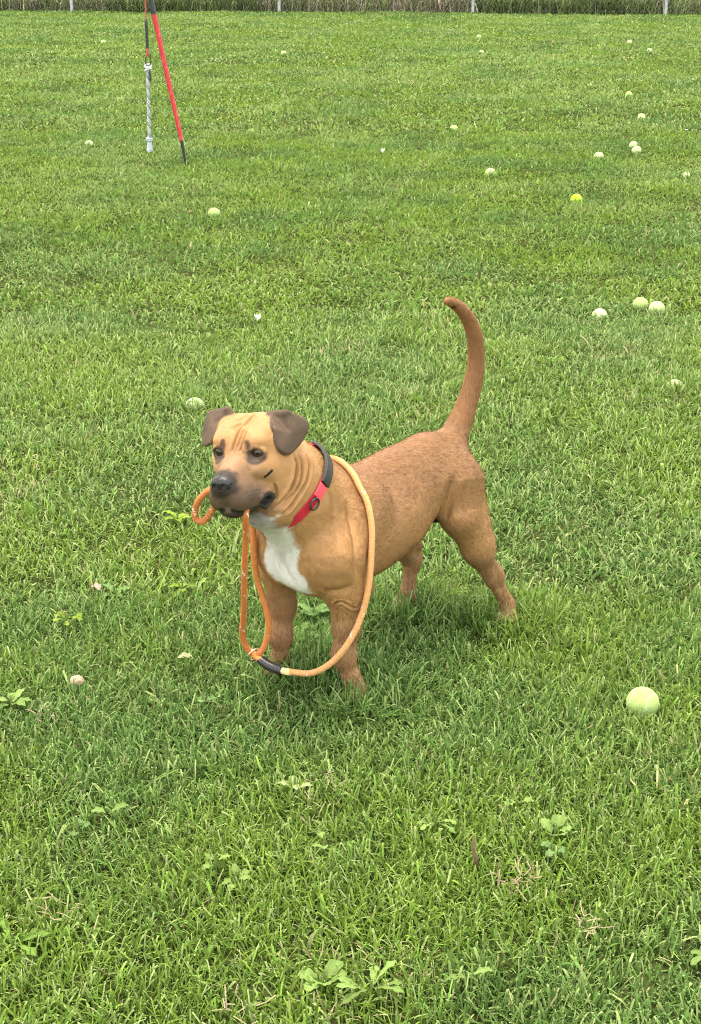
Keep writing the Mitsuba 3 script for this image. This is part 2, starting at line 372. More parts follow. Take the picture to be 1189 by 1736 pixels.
def ear_centre(s):
    m = np.mean(np.array(EAR[s])[1:], 0)
    return m + V3(.0025, s * .0015, .001)
def build_head(ears=True):
    hell((-.060, 0, .010), (.072, .068, .052), .03)
    hcone((-.050, 0, .020), (-.115, 0, .008), .032, .040, .035)
    for s in (1, -1):
        hell((-.066, s * .044, .042), (.034, .024, .021), .02)                       # under the ear roots
        hell((-.020, s * .034, .030), (.027, .025, .018), .02)                       # brows
        hell((-.058, s * .050, -.026), (.054, .032, .048), .03)                      # cheeks
        hell((-.010, s * .038, -.022), (.034, .018, .020), .02)
        hell((.037, s * .021, -.058), (.039, .0255, .031), .012, yawM(-s * 8))        # flews
        hell((.052, s * .020, -.064), (.020, .0200, .024), .010)
        hell((.010, s * .034, -.068), (.030, .017, .023), .015, yawM(-s * 16))
    hcone((-.015, 0, -.012), (.058, 0, -.030), .034, .0235, .022)
    hell((.054, 0, -.040), (.025, .027, .024), .012)
    # lower jaw
    hcone((-.040, 0, -.080), (.040, 0, -.088), .034, .016, .02)
    hell((.042, 0, -.089), (.025, .026, .0115), .010)
    for s in (1, -1):
        # eye sockets, upper and lower lids
        hell((.009, s * .0405, .0103), (.016, .0122, .0098), .005, sign=-1)
        for k in range(6):
            a0, a1 = math.pi * k / 6, math.pi * (k + 1) / 6
            up = [(.0015 + .005 * math.cos(a) + .003 * math.sin(a), s * (.0405 - .0138 * math.cos(a)), .0112 + .0102 * math.sin(a) + .0010 * math.cos(a)) for a in (a0, a1)]
            dn = [(.0008 + .005 * math.cos(a) + .002 * math.sin(a), s * (.0405 - .0138 * math.cos(a)), .0095 - .0088 * math.sin(a) + .0010 * math.cos(a)) for a in (a0, a1)]
            hcone(*up, .0026, .0026, .005)
            hcone(*dn, .0022, .0022, .005)
        # ears: a root fold and a hanging flap
        ear = EAR[s]
        if ears and len(ear) > 3:
            ctr = ear_centre(s)
            fan([head(ctr)] + [head(p) for p in ear], .0040, .010)
            hcone(ear[0], ear[1], .0060, .0048, .006)
            hcone(ear[1], ear[2], .0048, .0042, .003)
            hcone(ear[2], ear[3], .0042, .0038, .003)
        # mouth: the line between the lips, open at the corner
        for a, b in zip(MOUTH[:-1], MOUTH[1:]):
            hcone((a[0], s * a[1], a[2]), (b[0], s * b[1], b[2]), a[3], b[3], .004, -1)
        hcone((.022, s * .047, -.070), (.002, s * .051, -.066), .006, .0065, .008)
        hcone((.002, s * .051, -.066), (-.006, s * .049, -.080), .0065, .006, .008)
        hcone((-.006, s * .049, -.080), (.008, s * .045, -.094), .006, .005, .008)
        hell((.010, s * .050, -.0805), (.013, .013, .0080), .005, sign=-1)
    # nose seat and the cleft under it
    hcone((.082, 0, -.045), (.074, 0, -.078), .0022, .0025, .003, -1)
# ear flaps in the head frame, from the inner root over the fold to the tip and back
EAR = {1: [(-0.0652, 0.0404, 0.0657), (-0.064, 0.0712, 0.071), (-0.08, 0.0928, 0.0591), (-0.098, 0.104, 0.0412), (-0.092, 0.1005, 0.026), (-0.08, 0.093, 0.0148), (-0.066, 0.0904, 0.0014), (-0.0424, 0.0879, -0.0016), (-0.0244, 0.0823, 0.003), (-0.0176, 0.0753, 0.0174), (-0.0264, 0.0662, 0.0478)] ,
       -1: [(-0.0625, -0.0437, 0.0651), (-0.066, -0.0441, 0.0753), (-0.078, -0.0937, 0.0685), (-0.082, -0.1087, 0.0588), (-0.07, -0.1124, 0.0323), (-0.052, -0.1109, 0.0038), (-0.046, -0.0841, 0.0124), (-0.046, -0.0713, 0.0296), (-0.05, -0.0588, 0.0493)] }
EAR[1] = [EAR[1][i] for i in (0, 1, 2, 3, 5, 7, 8, 9, 10)]
for s_ in (1, -1):
    e_ = np.array(EAR[s_]); m_ = e_[2:-1].mean(0)
    n_ = np.linalg.svd(e_[2:] - e_[2:].mean(0))[2][2]
    e_[1:] -= .75 * ((e_[1:] - e_[2:].mean(0)) @ n_)[:, None] * n_          # the flap hangs nearly flat
    o_ = m_ + (e_[1:] - m_) * .97
    for _ in range(2):                                                       # corners rounded off
        o_ = np.vstack([o_[:1]] + [np.stack([.75 * a_ + .25 * b_, .25 * a_ + .75 * b_]) for a_, b_ in zip(o_[:-1], o_[1:])] + [o_[-1:]])
    EAR[s_] = [tuple(e_[0])] + [tuple(p_) for p_ in o_]
MOUTH = [(.074, .004, -.0800, .002), (.062, .026, -.0880, .003), (.044, .041, -.0900, .003), (.024, .049, -.0890, .0035), (.010, .053, -.0830, .0045)]
GROOVES = [
    ( [(0.4637, 0.0054, 0.5807), (0.455, 0.0029, 0.5931), (0.4469, 0.0017, 0.6054), (0.4374, 0.0003, 0.6159), (0.426, 0.0, 0.6238), (0.4112, -0.0022, 0.6303)] , .0030, .0025),
    ( [(0.4598, 0.0142, 0.5829), (0.4489, 0.0123, 0.6001), (0.4395, 0.0103, 0.6137), (0.4258, 0.0046, 0.6236), (0.4099, -0.0019, 0.6307), (0.3916, -0.008, 0.6338), (0.3711, -0.0148, 0.6327)] , .0030, .0025),
    ( [(0.4381, -0.0165, 0.6173), (0.4291, -0.0119, 0.6226), (0.4245, -0.0039, 0.625)] , .0025, .0025),
    ( [(0.4218, -0.0227, 0.6255), (0.4115, -0.0211, 0.6298), (0.3983, -0.0212, 0.6325), (0.3814, -0.0264, 0.6321)] , .0025, .0025),
    ( [(0.4559, 0.0201, 0.5841), (0.4476, 0.0189, 0.6007), (0.4399, 0.0179, 0.6132), (0.4308, 0.0143, 0.6203)] , .0030, .0025),
    ([(0.364, 0.0705, 0.5677), (0.364, 0.0768, 0.5454), (0.3717, 0.08, 0.5244), (0.3838, 0.0775, 0.5001), (0.4036, 0.0649, 0.4755), (0.4114, 0.0566, 0.468)], 0.0068, 0.005) ,
    ([(0.3491, 0.0679, 0.5662), (0.3506, 0.0764, 0.5447), (0.3559, 0.0812, 0.5263), (0.3716, 0.0814, 0.5007), (0.3919, 0.0732, 0.4803), (0.4047, 0.0617, 0.4614)], 0.0068, 0.005) ,
    ([(0.3245, 0.0646, 0.5591), (0.3296, 0.0751, 0.5418), (0.3393, 0.0821, 0.5221), (0.3581, 0.084, 0.5006), (0.3781, 0.0794, 0.4779), (0.397, 0.0658, 0.4556)], 0.0068, 0.005) ,
    ([(0.4132, 0.0645, 0.523), (0.4074, 0.0646, 0.5065), (0.4072, 0.0617, 0.4877)], 0.0032, 0.004) ,
    ([(.2377, .0869, .4418), (.2434, .1107, .3875), (.2587, .1338, .3423), (.2472, .1283, .2864)], .0075, .01),       # behind the shoulder
    ([(-.1062, .0897, .4116), (-.0901, .0928, .3633), (-.0863, .0841, .3245), (-.0817, .0739, .3000)], .0075, .01),   # flank fold
    ([(.2787, .0840, .4773), (.2728, .0907, .4158), (.2925, .1193, .3552)], .0030, .01),
    ([(.2976, .0810, .2660), (.2809, .1084, .2725), (.2563, .1254, .2796)], .0030, .01),
    ([(.2715, .0853, .2236), (.2661, .1107, .2400), (.2432, .1217, .2252), (.2370, .1272, .2377)], .0020, .004),
    ([(-.2161, .1201, .1739), (-.2344, .1216, .1254), (-.2532, .1193, .0821)], .0030, .01),
    ([(.3411, .0110, .3461), (.3266, .0057, .3018), (.3262, .0309, .2772)], .0045, .01),                              # between the breast muscles
]

def surface(cell=.0025, lo=(-.34, -.17, -.012), hi=(.56, .17, .79)):
    """Naive surface nets over the zero set, evaluated only in blocks near the surface."""
    lo = np.array(lo); B = 8
    nb = np.ceil((np.array(hi) - lo) / (cell * B)).astype(int)
    G = np.empty(nb * B + 1, np.float32)
    bc = np.stack(np.meshgrid(*[np.arange(n) for n in nb], indexing='ij'), -1).reshape(-1, 3)
    ctr = lo + (bc + .5) * B * cell
    rad = B * cell * .5 * 1.7321
    D = np.stack([prim_d(k, a, ctr) for k, a, *_ in PR], 1)
    kk = np.array([p[2] for p in PR]); sg = np.array([p[5] for p in PR])
    best = np.where(sg > 0, D, 9).min(1)
    full = sdf(ctr)
    off = np.stack(np.meshgrid(*[np.arange(B + 1)] * 3, indexing='ij'), -1).reshape(-1, 3)
    for n in range(len(bc)):
        i, j, k = bc[n] * B
        if abs(full[n]) > rad + .02 and full[n] > -.2:
            G[i:i + B + 1, j:j + B + 1, k:k + B + 1] = full[n]
            continue
        sel = np.nonzero(D[n] < np.where(sg > 0, best[n] + 2 * rad + kk * 1.5 + .01, rad + kk + .004))[0]
        G[i:i + B + 1, j:j + B + 1, k:k + B + 1] = sdf(lo + (bc[n] * B + off) * cell, sel).reshape((B + 1,) * 3)
    return nets(G, lo, cell)

def nets(G, lo, cell):
    S = G < 0
    n = np.array(G.shape) - 1
    cnt = np.zeros(n, np.int8)
    for a in (0, 1):
        for b in (0, 1):
            for c in (0, 1):
                cnt += S[a:n[0] + a, b:n[1] + b, c:n[2] + c]
    act = (cnt > 0) & (cnt < 8)
    idx = -np.ones(n, np.int64)
    cells = np.argwhere(act)
    idx[act] = np.arange(len(cells))
    acc = np.zeros((len(cells), 3)); w = np.zeros(len(cells))
    co = [np.array(c) for c in np.ndindex(2, 2, 2)]
    for a in range(8):
        for b in range(a + 1, 8):
            if np.abs(co[a] - co[b]).sum() != 1: continue
            va = G[tuple((cells + co[a]).T)]; vb = G[tuple((cells + co[b]).T)]
            m = (va < 0) != (vb < 0)
            t = np.where(m, va / np.where(m, va - vb, 1), 0)
            acc += m[:, None] * (co[a] + t[:, None] * (co[b] - co[a])); w += m
    verts = lo + (cells + acc / w[:, None]) * cell
    faces = []
    for ax in range(3):
        u, v = (ax + 1) % 3, (ax + 2) % 3
        sl0 = [slice(1, -1)] * 3; sl1 = [slice(1, -1)] * 3
        sl0[ax] = slice(0, -1); sl1[ax] = slice(1, None)
        A, Bv = S[tuple(sl0)], S[tuple(sl1)]
        off = np.array([1, 1, 1]); off[ax] = 0
        for flip, m in ((False, A & ~Bv), (True, ~A & Bv)):
            c = np.argwhere(m) + off
            eu = np.zeros(3, int); eu[u] = 1
            ev = np.zeros(3, int); ev[v] = 1
            q = [idx[tuple((c - x).T)] for x in (eu + ev, ev, eu * 0, eu)]
            if flip: q = q[::-1]
            q = np.stack(q, 1)
            faces += [q[:, [0, 1, 2]], q[:, [0, 2, 3]]]
    return verts, np.vstack(faces)


def creases(v, f, nrm):
    """Presses the skin folds into the mesh: a crease along each line of GROOVES with a raised roll on either side."""
    lines = []
    for pts, r, k in GROOVES:
        ln = np.array(smooth_line(pts, 6))
        if k == .01: lines.append((ln, r, .0085, .4 * r, .020))
        elif r > .005: lines.append((ln, .0080, .0036, .0046, .0075))
        elif r == .0025: lines.append((ln, .0028, .0030, .0022, .0062))
        else: lines.append((ln, .0044, .0024, .0024, .0050))
    def dist(p, ln):
        d = np.full(len(p), 9.0); t = np.zeros(len(p))
        for i in range(len(ln) - 1):
            ab = ln[i + 1] - ln[i]; u = np.clip((p - ln[i]) @ ab / (ab @ ab), 0, 1)
            e = np.linalg.norm(p - ln[i] - u[:, None] * ab, axis=1)
            t = np.where(e < d, (i + u) / (len(ln) - 1), t); d = np.minimum(d, e)
        return d, t
    move, roll = np.zeros(len(v)), np.zeros(len(v))
    for ln, A, w, B, w2 in lines:
        k = np.nonzero(((v > ln.min(0) - .05) & (v < ln.max(0) + .05)).all(1))[0]
        d, t = dist(v[k], ln); e = np.clip(np.minimum(t, 1 - t) * (5 if w > .008 else 8), 0, 1)
        move[k] = np.minimum(move[k], -A * e * np.exp(-(d / w) ** 2))
        roll[k] = np.maximum(roll[k], B * e * np.exp(-((d - w2) / (w2 * .6)) ** 2))
    move += roll
    return v + nrm * move[:, None]

# ---------------------------------------------------------------- the dog: body, coat colours, fur
build_body()
BV, BF = surface(.0028)
used = np.unique(BF); remap = -np.ones(len(BV), int); remap[used] = np.arange(len(used)); BV, BF = BV[used], remap[BF]
def taubin(v, f, n=4):
    e = np.unique(np.sort(np.vstack([f[:, [0, 1]], f[:, [1, 2]], f[:, [2, 0]]]), axis=1), axis=0)
    deg = np.bincount(e.ravel(), minlength=len(v))[:, None]
    for i in range(n):
        s = np.zeros_like(v)
        for k in range(3):
            s[:, k] = np.bincount(e[:, 0], v[e[:, 1], k], len(v)) + np.bincount(e[:, 1], v[e[:, 0], k], len(v))
        v = v + (.5 if i % 2 == 0 else -.52) * (s / np.maximum(deg, 1) - v)
    return v
BV = taubin(BV, BF)
def vnormals(v, f):
    n = np.zeros_like(v); c = np.cross(v[f[:, 1]] - v[f[:, 0]], v[f[:, 2]] - v[f[:, 0]])
    for k in range(3): np.add.at(n, f[:, k], c)
    return unit(n)
BN = vnormals(BV, BF)
fcn = BV[BF].mean(1); fine = np.nonzero((to_head(fcn)[:, 0] > -.055) & (to_head(fcn)[:, 2] > .0) & (fcn[:, 1] > -.045) & (np.abs(to_head(fcn)[:, 1]) < .056) | (fcn[:, 0] > .30) & (fcn[:, 2] > .44) & (fcn[:, 1] > .03))[0]
BV, BF = trimesh.remesh.subdivide(BV, BF, face_index=fine)
BN = vnormals(BV, BF)
BV0, BV = BV, creases(BV, BF, BN)
BN = vnormals(BV, BF)

TAN, RED, TAIL, WHITE, CREAM = (np.array(c) for c in ((.42, .230, .094), (.215, .113, .054), (.245, .122, .052), (.80, .79, .74), (.48, .35, .22)))
MASK, BLACK, EARC, BROWN = (np.array(c) for c in ((.074, .054, .041), (.016, .014, .014), (.110, .073, .048), (.16, .098, .054)))
BIB = Polygon([(.0, .418), (-.008, .392), (-.036, .346), (-.052, .302), (-.046, .284), (-.012, .262), (.020, .250), (.062, .262), (.062, .274), (.055, .305), (.044, .328), (.049, .348), (.054, .385), (.064, .425)])
THROAT = Polygon([(-.03, .440), (.020, .468), (.040, .458), (.0605, .4535), (.058, .432), (.020, .405), (-.02, .405), (-.05, .42)])
def capsule_d(Q, a, b):
    a, b = np.array(a), np.array(b); ab = b - a
    t = np.clip((Q - a) @ ab / (ab @ ab), 0, 1)
    return np.linalg.norm(Q - a - t[:, None] * ab, axis=1)
def coat(P):
    """The coat's own colours and markings, with shade painted on the legs, at points of the skin (dog frame)."""
    P = np.asarray(P, float); Q = to_head(P)
    x, y, z = P.T; hx, hy, hz = Q.T; ay = np.abs(hy)
    n1, n2, n3 = npfbm(P * 22, 3, 1) - .5, npfbm(P * 70, 3, 2) - .5, npfbm(P * 300, 2, 3) - .5
    isneck = sstep(.24, .33, x + .8 * (z - .45)); ishead = sstep(-.165, -.10, hx - .2 * hz) * (z > .40)
    c = np.tile(TAN, (len(P), 1))
    back = sstep(.27, .44, z + .16 * n1 + .06 * n2) * sstep(.27, .13, x + .10 * n1)
    c = lerp(c, RED, .85 * back)
    c = lerp(c, lerp(TAN, RED, np.full(len(P), .45)), .75 * sstep(.22, .15, x + .08 * n1) * (1 - back) * sstep(.20, .26, z))
    leg_shade = sstep(.24, .17, z + .06 * n1)
    c = lerp(c, np.array([.29, .165, .085]), .7 * leg_shade)  # duller light on the legs, put into the coat colour
    c = lerp(c, CREAM, sstep(.275, .24, z + .05 * n2) * sstep(.06, .03, np.abs(y)) * (x < .2) * (x > -.14))
    tail = sstep(-.205, -.235, x - .35 * (z - .45)) * sstep(.43, .47, z)
    c = lerp(c, TAIL, tail * .95)
    c = lerp(c, np.array([.06, .035, .025]), sstep(.0085, .005, np.linalg.norm(P - [-.193, .004, .741], axis=1)))
    # white bib and throat, ragged where the hair ends
    j = np.stack([y + .020 * n2 + .02 * n1, z + .020 * (npfbm(P * 70 + 9, 3, 5) - .5)], 1)
    front = (P[:, 0] > .24) & (hx < .06)
    def soft(poly, w): 
        d = np.full(len(P), 1.0); k = front & (np.abs(y) < .12) & (z < .5)
        pts = shapely.points(j[k]); s = shapely.distance(poly.exterior, pts); d[k] = np.where(shapely.contains(poly, pts), -s, s)
        return sstep(w, -w, d)
    c = lerp(c, WHITE, .95 * soft(BIB, .005) * (x > .27))
    under = sstep(-.062, -.085, hz) * sstep(.035, .0, hx)
    c = lerp(c, WHITE, .95 * soft(THROAT, .006) * (x > .33))
    c = lerp(c, WHITE * .95, sstep(.275, .262, z + .03 * n2) * (np.abs(y) < .03) * (x < -.06) * (x > -.118))
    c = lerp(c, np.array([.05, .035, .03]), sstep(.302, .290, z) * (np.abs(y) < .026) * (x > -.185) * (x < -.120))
    # face
    f = ishead > .5
    top = sstep(.0, .03, hz) * ishead
    c = lerp(c, np.array([.40, .215, .085]), .6 * top)
    muz = sstep(-.020, .036, hx - .25 * (hz + .04) + .03 * n2 + .02 * n1) * f
    c = lerp(c, lerp(BROWN, MASK * .85, sstep(-.02, -.055, hz + .02 * n2)), .88 * muz)
    c = lerp(c, np.array([.34, .19, .10]), .6 * sstep(.030, .012, np.abs(hy)) * sstep(-.05, -.01, hz) * sstep(.0, .02, hx) * sstep(.075, .05, hx) * f)
    low = sstep(-.078, -.092, hz + .012 * n2) * sstep(-.02, .012, hx) * f
    c = lerp(c, MASK * .42, .9 * low)
    dn = np.linalg.norm((Q - [.072, 0, -.028]) / [.030, .030, .026], axis=1)
    c = lerp(c, MASK * .45, sstep(1.25, .85, dn + .5 * n2) * f)
    for s in (1, -1):
        e = np.linalg.norm((Q - [.004, s * .039, .0065]) / [.030, .0205, .0175], axis=1)
        c = lerp(c, np.array([.050, .036, .030]), .92 * sstep(1.15, .72, e + .9 * n2) * f)
        e = capsule_d(Q, (.012, s * .030, .002), (.020, s * .026, -.012))
        c = lerp(c, np.array([.07, .05, .04]), .75 * sstep(.010, .004, e + .012 * n2) * f)
        e = capsule_d(Q, (.002, s * .051, .009), (-.002, s * .056, .0088))
        c = lerp(c, BLACK * 2, .6 * sstep(.0042, .0020, e) * f)
        e = capsule_d(Q, (.0085, s * .0265, .033), (.0105, s * .0285, .023))
        c = lerp(c, np.array([.05, .030, .02]), .85 * sstep(.0080, .003, e + .010 * n2) * f)
        # black lips round the corner of the mouth
        e = np.linalg.norm((Q - [.006, s * .050, -.080]) / [.021, .018, .0185], axis=1)
        c = lerp(c, BLACK * 1.6, sstep(1.15, .9, e + .5 * n2) * f)
        for a, b in zip(MOUTH[:-1], MOUTH[1:]):
            c = lerp(c, BLACK, sstep(.0075, .004, capsule_d(Q, (a[0], s * a[1], a[2]), (b[0], s * b[1], b[2]))) * f)
        # whisker spots in rows
        for r_, (u0, v0) in enumerate(((.058, -.048), (.054, -.056), (.050, -.064))):
            for k in range(5):
                q = (u0 - .0085 * k, s * (.030 + .0035 * k + .001 * r_), v0 - .0012 * k)
                d = np.hypot(hx - q[0], hz - q[2])
                c = lerp(c, BLACK * 2.5, .75 * sstep(.0028, .0012, d) * f * (hy * s > .01))
        # ears: grey-brown velvet outside
        ear = np.array(EAR[s]); d = np.full(len(P), -9.0)
        k = f & (hz > -.03) & (hy * s > .03) & (hx < .0) & (hx > -.125)
        d[k] = sdf(P[k], BARE)
        c = lerp(c, EARC * np.exp(.8 * n1)[:, None], sstep(.0012, .0030, d + .002 * n2))
    # the old scratch on the cheek
    c = lerp(c, BLACK, sstep(.0036, .0022, capsule_d(Q, (.0060, .0525, -.0350), (-.0035, .0635, -.0258)) + .001 * n2))
    return np.clip(.86 * c * np.exp((.28 * n2 + .12 * n3 + .25 * n1) * np.where(c[:, 2] > .4, .3, 1))[:, None], .006, .85)
build_body(False); BARE = None
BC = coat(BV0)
scene['mat_coat'] = dict(type='principled', base_color=ATTR, roughness=.58, specular=.24, sheen=.12, sheen_tint=.8)
scene['mat_fur'] = dict(type='principledthin', base_color=ATTR, roughness=.5, eta=1.4, spec_trans=0.0, diff_trans=.7)
DOG = 'dog'
tag(DOG, 'tan bull-type dog with white bib standing on the lawn, orange leash in its mouth', 'dog')
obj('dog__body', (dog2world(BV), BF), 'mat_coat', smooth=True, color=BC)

def fur(n=260000):
    r = np.random.default_rng(12)
    tri = BV[BF]; area = np.linalg.norm(np.cross(tri[:, 1] - tri[:, 0], tri[:, 2] - tri[:, 0]), axis=1)
    k = r.choice(len(BF), n, p=area / area.sum())
    u, v = r.random((2, n)); m = u + v > 1; u[m], v[m] = 1 - u[m], 1 - v[m]
    P = tri[k, 0] + u[:, None] * (tri[k, 1] - tri[k, 0]) + v[:, None] * (tri[k, 2] - tri[k, 0])
    N = unit(BN[BF[k]].mean(1)); C = BC[BF[k, 0]]
    Q = to_head(P)
    bare = (np.linalg.norm((Q - [.074, 0, -.026]) / [.022, .026, .022], axis=1) < 1) | (np.linalg.norm((Q - [.006, .0405, .0103]) / [.014, .015, .010], axis=1) < 1) | (np.linalg.norm((Q - [.006, -.0405, .0103]) / [.014, .015, .010], axis=1) < 1) | (C.max(1) < .035)
    keep = ~bare & (P[:, 2] > .012); P, N, C, Q = P[keep], N[keep], C[keep], Q[keep]; n = len(P)
    flow = np.tile([-.85, 0, -.45], (n, 1))
    flow = lerp(flow, np.array([-.15, 0, -1.0]), sstep(.28, .20, P[:, 2]))
    tail = (P[:, 2] > .46) & (P[:, 0] < -.2)
    tg = np.stack([-.5 + 2.6 * np.clip((P[:, 2] - .50) / .25, 0, 1), 0 * P[:, 0], np.full(n, 1.0)], 1)
    flow[tail] = tg[tail]
    hm = (Q[:, 0] > -.12) & (P[:, 2] > .44)
    hf = np.stack([np.full(n, -1.0), Q[:, 1] * 6, np.where(Q[:, 2] < -.03, -.5, .15)], 1) @ HEAD_R.T
    flow[hm] = hf[hm]
    flow += r.normal(0, .22, (n, 3))
    flow = unit(flow - N * (flow * N).sum(1, keepdims=True))
    L = np.where(hm, np.where(Q[:, 0] > -.03, .0026, .0038), .0078) * np.exp(r.normal(0, .25, n))
    L = np.where(tail, .0085, L)
    lift = np.abs(r.normal(.16, .10, n))
    tipd = unit(flow + N * lift[:, None])
    side = unit(np.cross(N, flow)) * (.00032 * np.exp(r.normal(0, .2, n)))[:, None]
    root = P - N * .0004
    V = np.stack([root - side, root + side, root + tipd * L[:, None]], 1).reshape(-1, 3)
    C = np.clip(C * np.exp(r.normal(.03, .16, n) * np.where(C[:, 2] > .4, .4, 1))[:, None], .006, .85)
    return V, np.arange(3 * n).reshape(-1, 3), np.repeat(C, 3, 0), np.repeat(unit(N + .35 * tipd), 3, 0)
fv, ff, fc, fn_ = fur()
# the hairs lie so flat that they take the skin's own normal, as a sleek coat does
scene['dog__fur'] = dict(type='ply', face_normals=False, bsdf={'type': 'ref', 'id': 'mat_fur'},
                         filename=meshkit.write_ply((dog2world(fv), ff), color=fc, normals=dog2world(fn_) - DOG_O))
labels['dog__fur'] = dict(kind='stuff')

# eyes, nose
def hmesh(v): return dog2world(head(v))
ball = trimesh.creation.icosphere(3)
scene['mat_eye'] = dict(type='principled', base_color=ATTR, roughness=.05, specular=.6)
scene['mat_nose'] = dict(type='principled', base_color=ATTR, roughness=.42, specular=.45)
for i, s in enumerate((1, -1)):
    v = ball.vertices * .0122
    look = unit(np.array([1.0, s * .22, .0]))
    a = np.arccos(np.clip(unit(v) @ look, -1, 1))
    c = np.where(a[:, None] < .24, [[.004, .004, .004]], np.where(a[:, None] < .64, [[.030, .014, .007]], [[.035, .025, .020]]))
    obj('dog__eye' + ('_001' if i else ''), (hmesh(v + [-.0052, s * .0402, .0106]), ball.faces), 'mat_eye', smooth=True, color=c)
PR.clear()
ell((0, 0, 0), (.0165, .0205, .0155), .01)
for s in (1, -1):
    ell((-.001, s * .0125, -.003), (.0125, .0085, .0095), .008)
    ell((.0120, s * .0085, -.0035), (.0065, .0046, .0040), .004, yawM(s * 25), -1)
    cone((.011, s * .011, -.004), (.004, s * .0205, -.002), .0022, .0020, .003, -1)
cone((.019, 0, .004), (.012, 0, -.018), .0012, .0016, .002, -1)
nv, nf = surface(.0009, (-.020, -.025, -.020), (.022, .025, .020))
nv = taubin(nv, nf, 2)
g = npfbm(nv * 900, 2, 4) - .5
nv2 = nv + vnormals(nv, nf) * (g * .0005)[:, None]
obj('dog__nose', (hmesh(nv2 + [.0705, 0, -.0265]), nf), 'mat_nose', smooth=True, color=np.clip(.013 + .012 * g[:, None] + np.zeros((1, 3)), .006, 1))

# ---------------------------------------------------------------- collar
build_body()
def radial(cn, dirs, lo=.01, hi=.22):
    a, b = np.full(len(dirs), lo), np.full(len(dirs), hi)
    for _ in range(26):
        m = (a + b) / 2; d = sdf(cn + dirs * m[:, None]); a = np.where(d < 0, m, a); b = np.where(d < 0, b, m)
    return cn + dirs * a[:, None]
cnorm = unit(np.array([.6416, -.0285, .7665]))                           # points to the head
cc = np.array([.300, .004, .4917])
ca = unit(np.cross(cnorm, [0, 1.0, 0])); cb = np.cross(cnorm, ca)
ang = np.linspace(0, 2 * np.pi, 181)[:-1]
loop = radial(cc, np.cos(ang)[:, None] * ca + np.sin(ang)[:, None] * cb)
for _ in range(6): loop = (loop + np.roll(loop, 1, 0) + np.roll(loop, -1, 0)) / 3
cn_out = unit(loop - cc)
def strap(i0, i1, width, lift, thick, round_=.0):
    """A band along part of the collar's loop, from ring index i0 to i1."""
    ii = np.arange(i0, i1 + 1); p = loop[ii % 180]; o = cn_out[ii % 180]
    lift = lift - .0075 * sstep(.355, .392, p[:, 0])[:, None]                # the throat's loose skin lies over it
    lo_, hi_ = p + o * lift, p + o * (lift + thick)
    w = cnorm * width / 2
    e = .18 * thick
    ring = np.stack([lo_ - w, hi_ - w * .97 - o * e, hi_ - w * .9, hi_ + w * .9, hi_ + w * .97 - o * e, lo_ + w], 1)
    n, m = ring.shape[:2]
    a, b = np.meshgrid(np.arange(n - 1), np.arange(m), indexing='ij')
    q = np.stack([a * m + b, (a + 1) * m + b, (a + 1) * m + (b + 1) % m, a * m + (b + 1) % m], -1).reshape(-1, 4)
    f = np.vstack([q[:, [0, 1, 2]], q[:, [0, 2, 3]]])
    capf = [[0, j, j + 1] for j in range(1, m - 1)]
    f = np.vstack([f, capf, np.array(capf)[:, ::-1] + (n - 1) * m])
    return ring.reshape(-1, 3), f
cp_px = [(.2908, .0700, .5149), (.2992, .0829, .4948), (.3240, .0857, .4730), (.3562, .0785, .4469)]
near = lambda q: int(np.argmin(np.linalg.norm(loop - np.array(q), axis=1)))
i_top, i_blk, i_mid, i_low = [near(q) for q in cp_px]
step = 1 if ((i_low - i_top) % 180) < 90 else -1
def span(a, b):
    return (a, a + ((b - a) % 180)) if step == 1 else (b, b + ((a - b) % 180))
def web_fn(c0, c1):
    def fn(p, n, uv):
        return mix(c0, c1, noise(p.x * 420, p.y * 420, p.z * 420) * .6 + .4 * noise(p.x * 90, p.y * 90, p.z * 90))
    return fn
scene['mat_red_web'] = dict(type='twosided', bsdf=dict(type='principled', base_color=proc(web_fn((.30, .010, .022), (.46, .022, .040))), roughness=.6, specular=.3))
scene['mat_pink_web'] = dict(type='twosided', bsdf=dict(type='principled', base_color=proc(web_fn((.62, .055, .075), (.74, .085, .105))), roughness=.5, specular=.4))
scene['mat_black_plastic'] = dict(type='twosided', bsdf=dict(type='principled', base_color=rgb(.018, .018, .020), roughness=.35, specular=.5))
scene['mat_black_metal'] = dict(type='principled', base_color=rgb(.05, .045, .045), metallic=.7, roughness=.35)
COL = 'dog_collar'
tag(COL, 'red webbing dog collar with black buckle around the tan dog neck', 'collar')
def cobj(name, m, mat, smooth=30): return obj(COL + '__' + name, (dog2world(m[0]), m[1]), mat, smooth=smooth)
a0, a1 = span((i_top - 34 * step) % 180, i_blk); cobj('buckle', strap(a0, a1, .0255, .0042, .0060), 'mat_black_plastic')
cobj('strap', strap(a1 - 3, a0 + 183, .0215, .0010, .0030), 'mat_red_web')
b0, b1 = span((i_blk + 1 * step) % 180, (i_mid - 1 * step) % 180); cobj('loop_keeper', strap(b0, b1, .0235, .0042, .0028), 'mat_pink_web')
c0 = loop[(i_mid + step) % 180] + cn_out[(i_mid + step) % 180] * .0075
tdir = unit(loop[(i_mid + 3 * step) % 180] - loop[(i_mid - 3 * step) % 180])
th = np.linspace(0, 2 * np.pi, 33)[:-1]
rp = c0 + tdir * .006 + np.cos(th)[:, None] * tdir * .0120 + np.sin(th)[:, None] * cnorm * -.0100 + cn_out[i_mid] * .003
rv, rf = tube(np.vstack([rp, rp[:1]]), .0020, 8, False)
cobj('ring', (rv, rf), 'mat_black_metal', True)

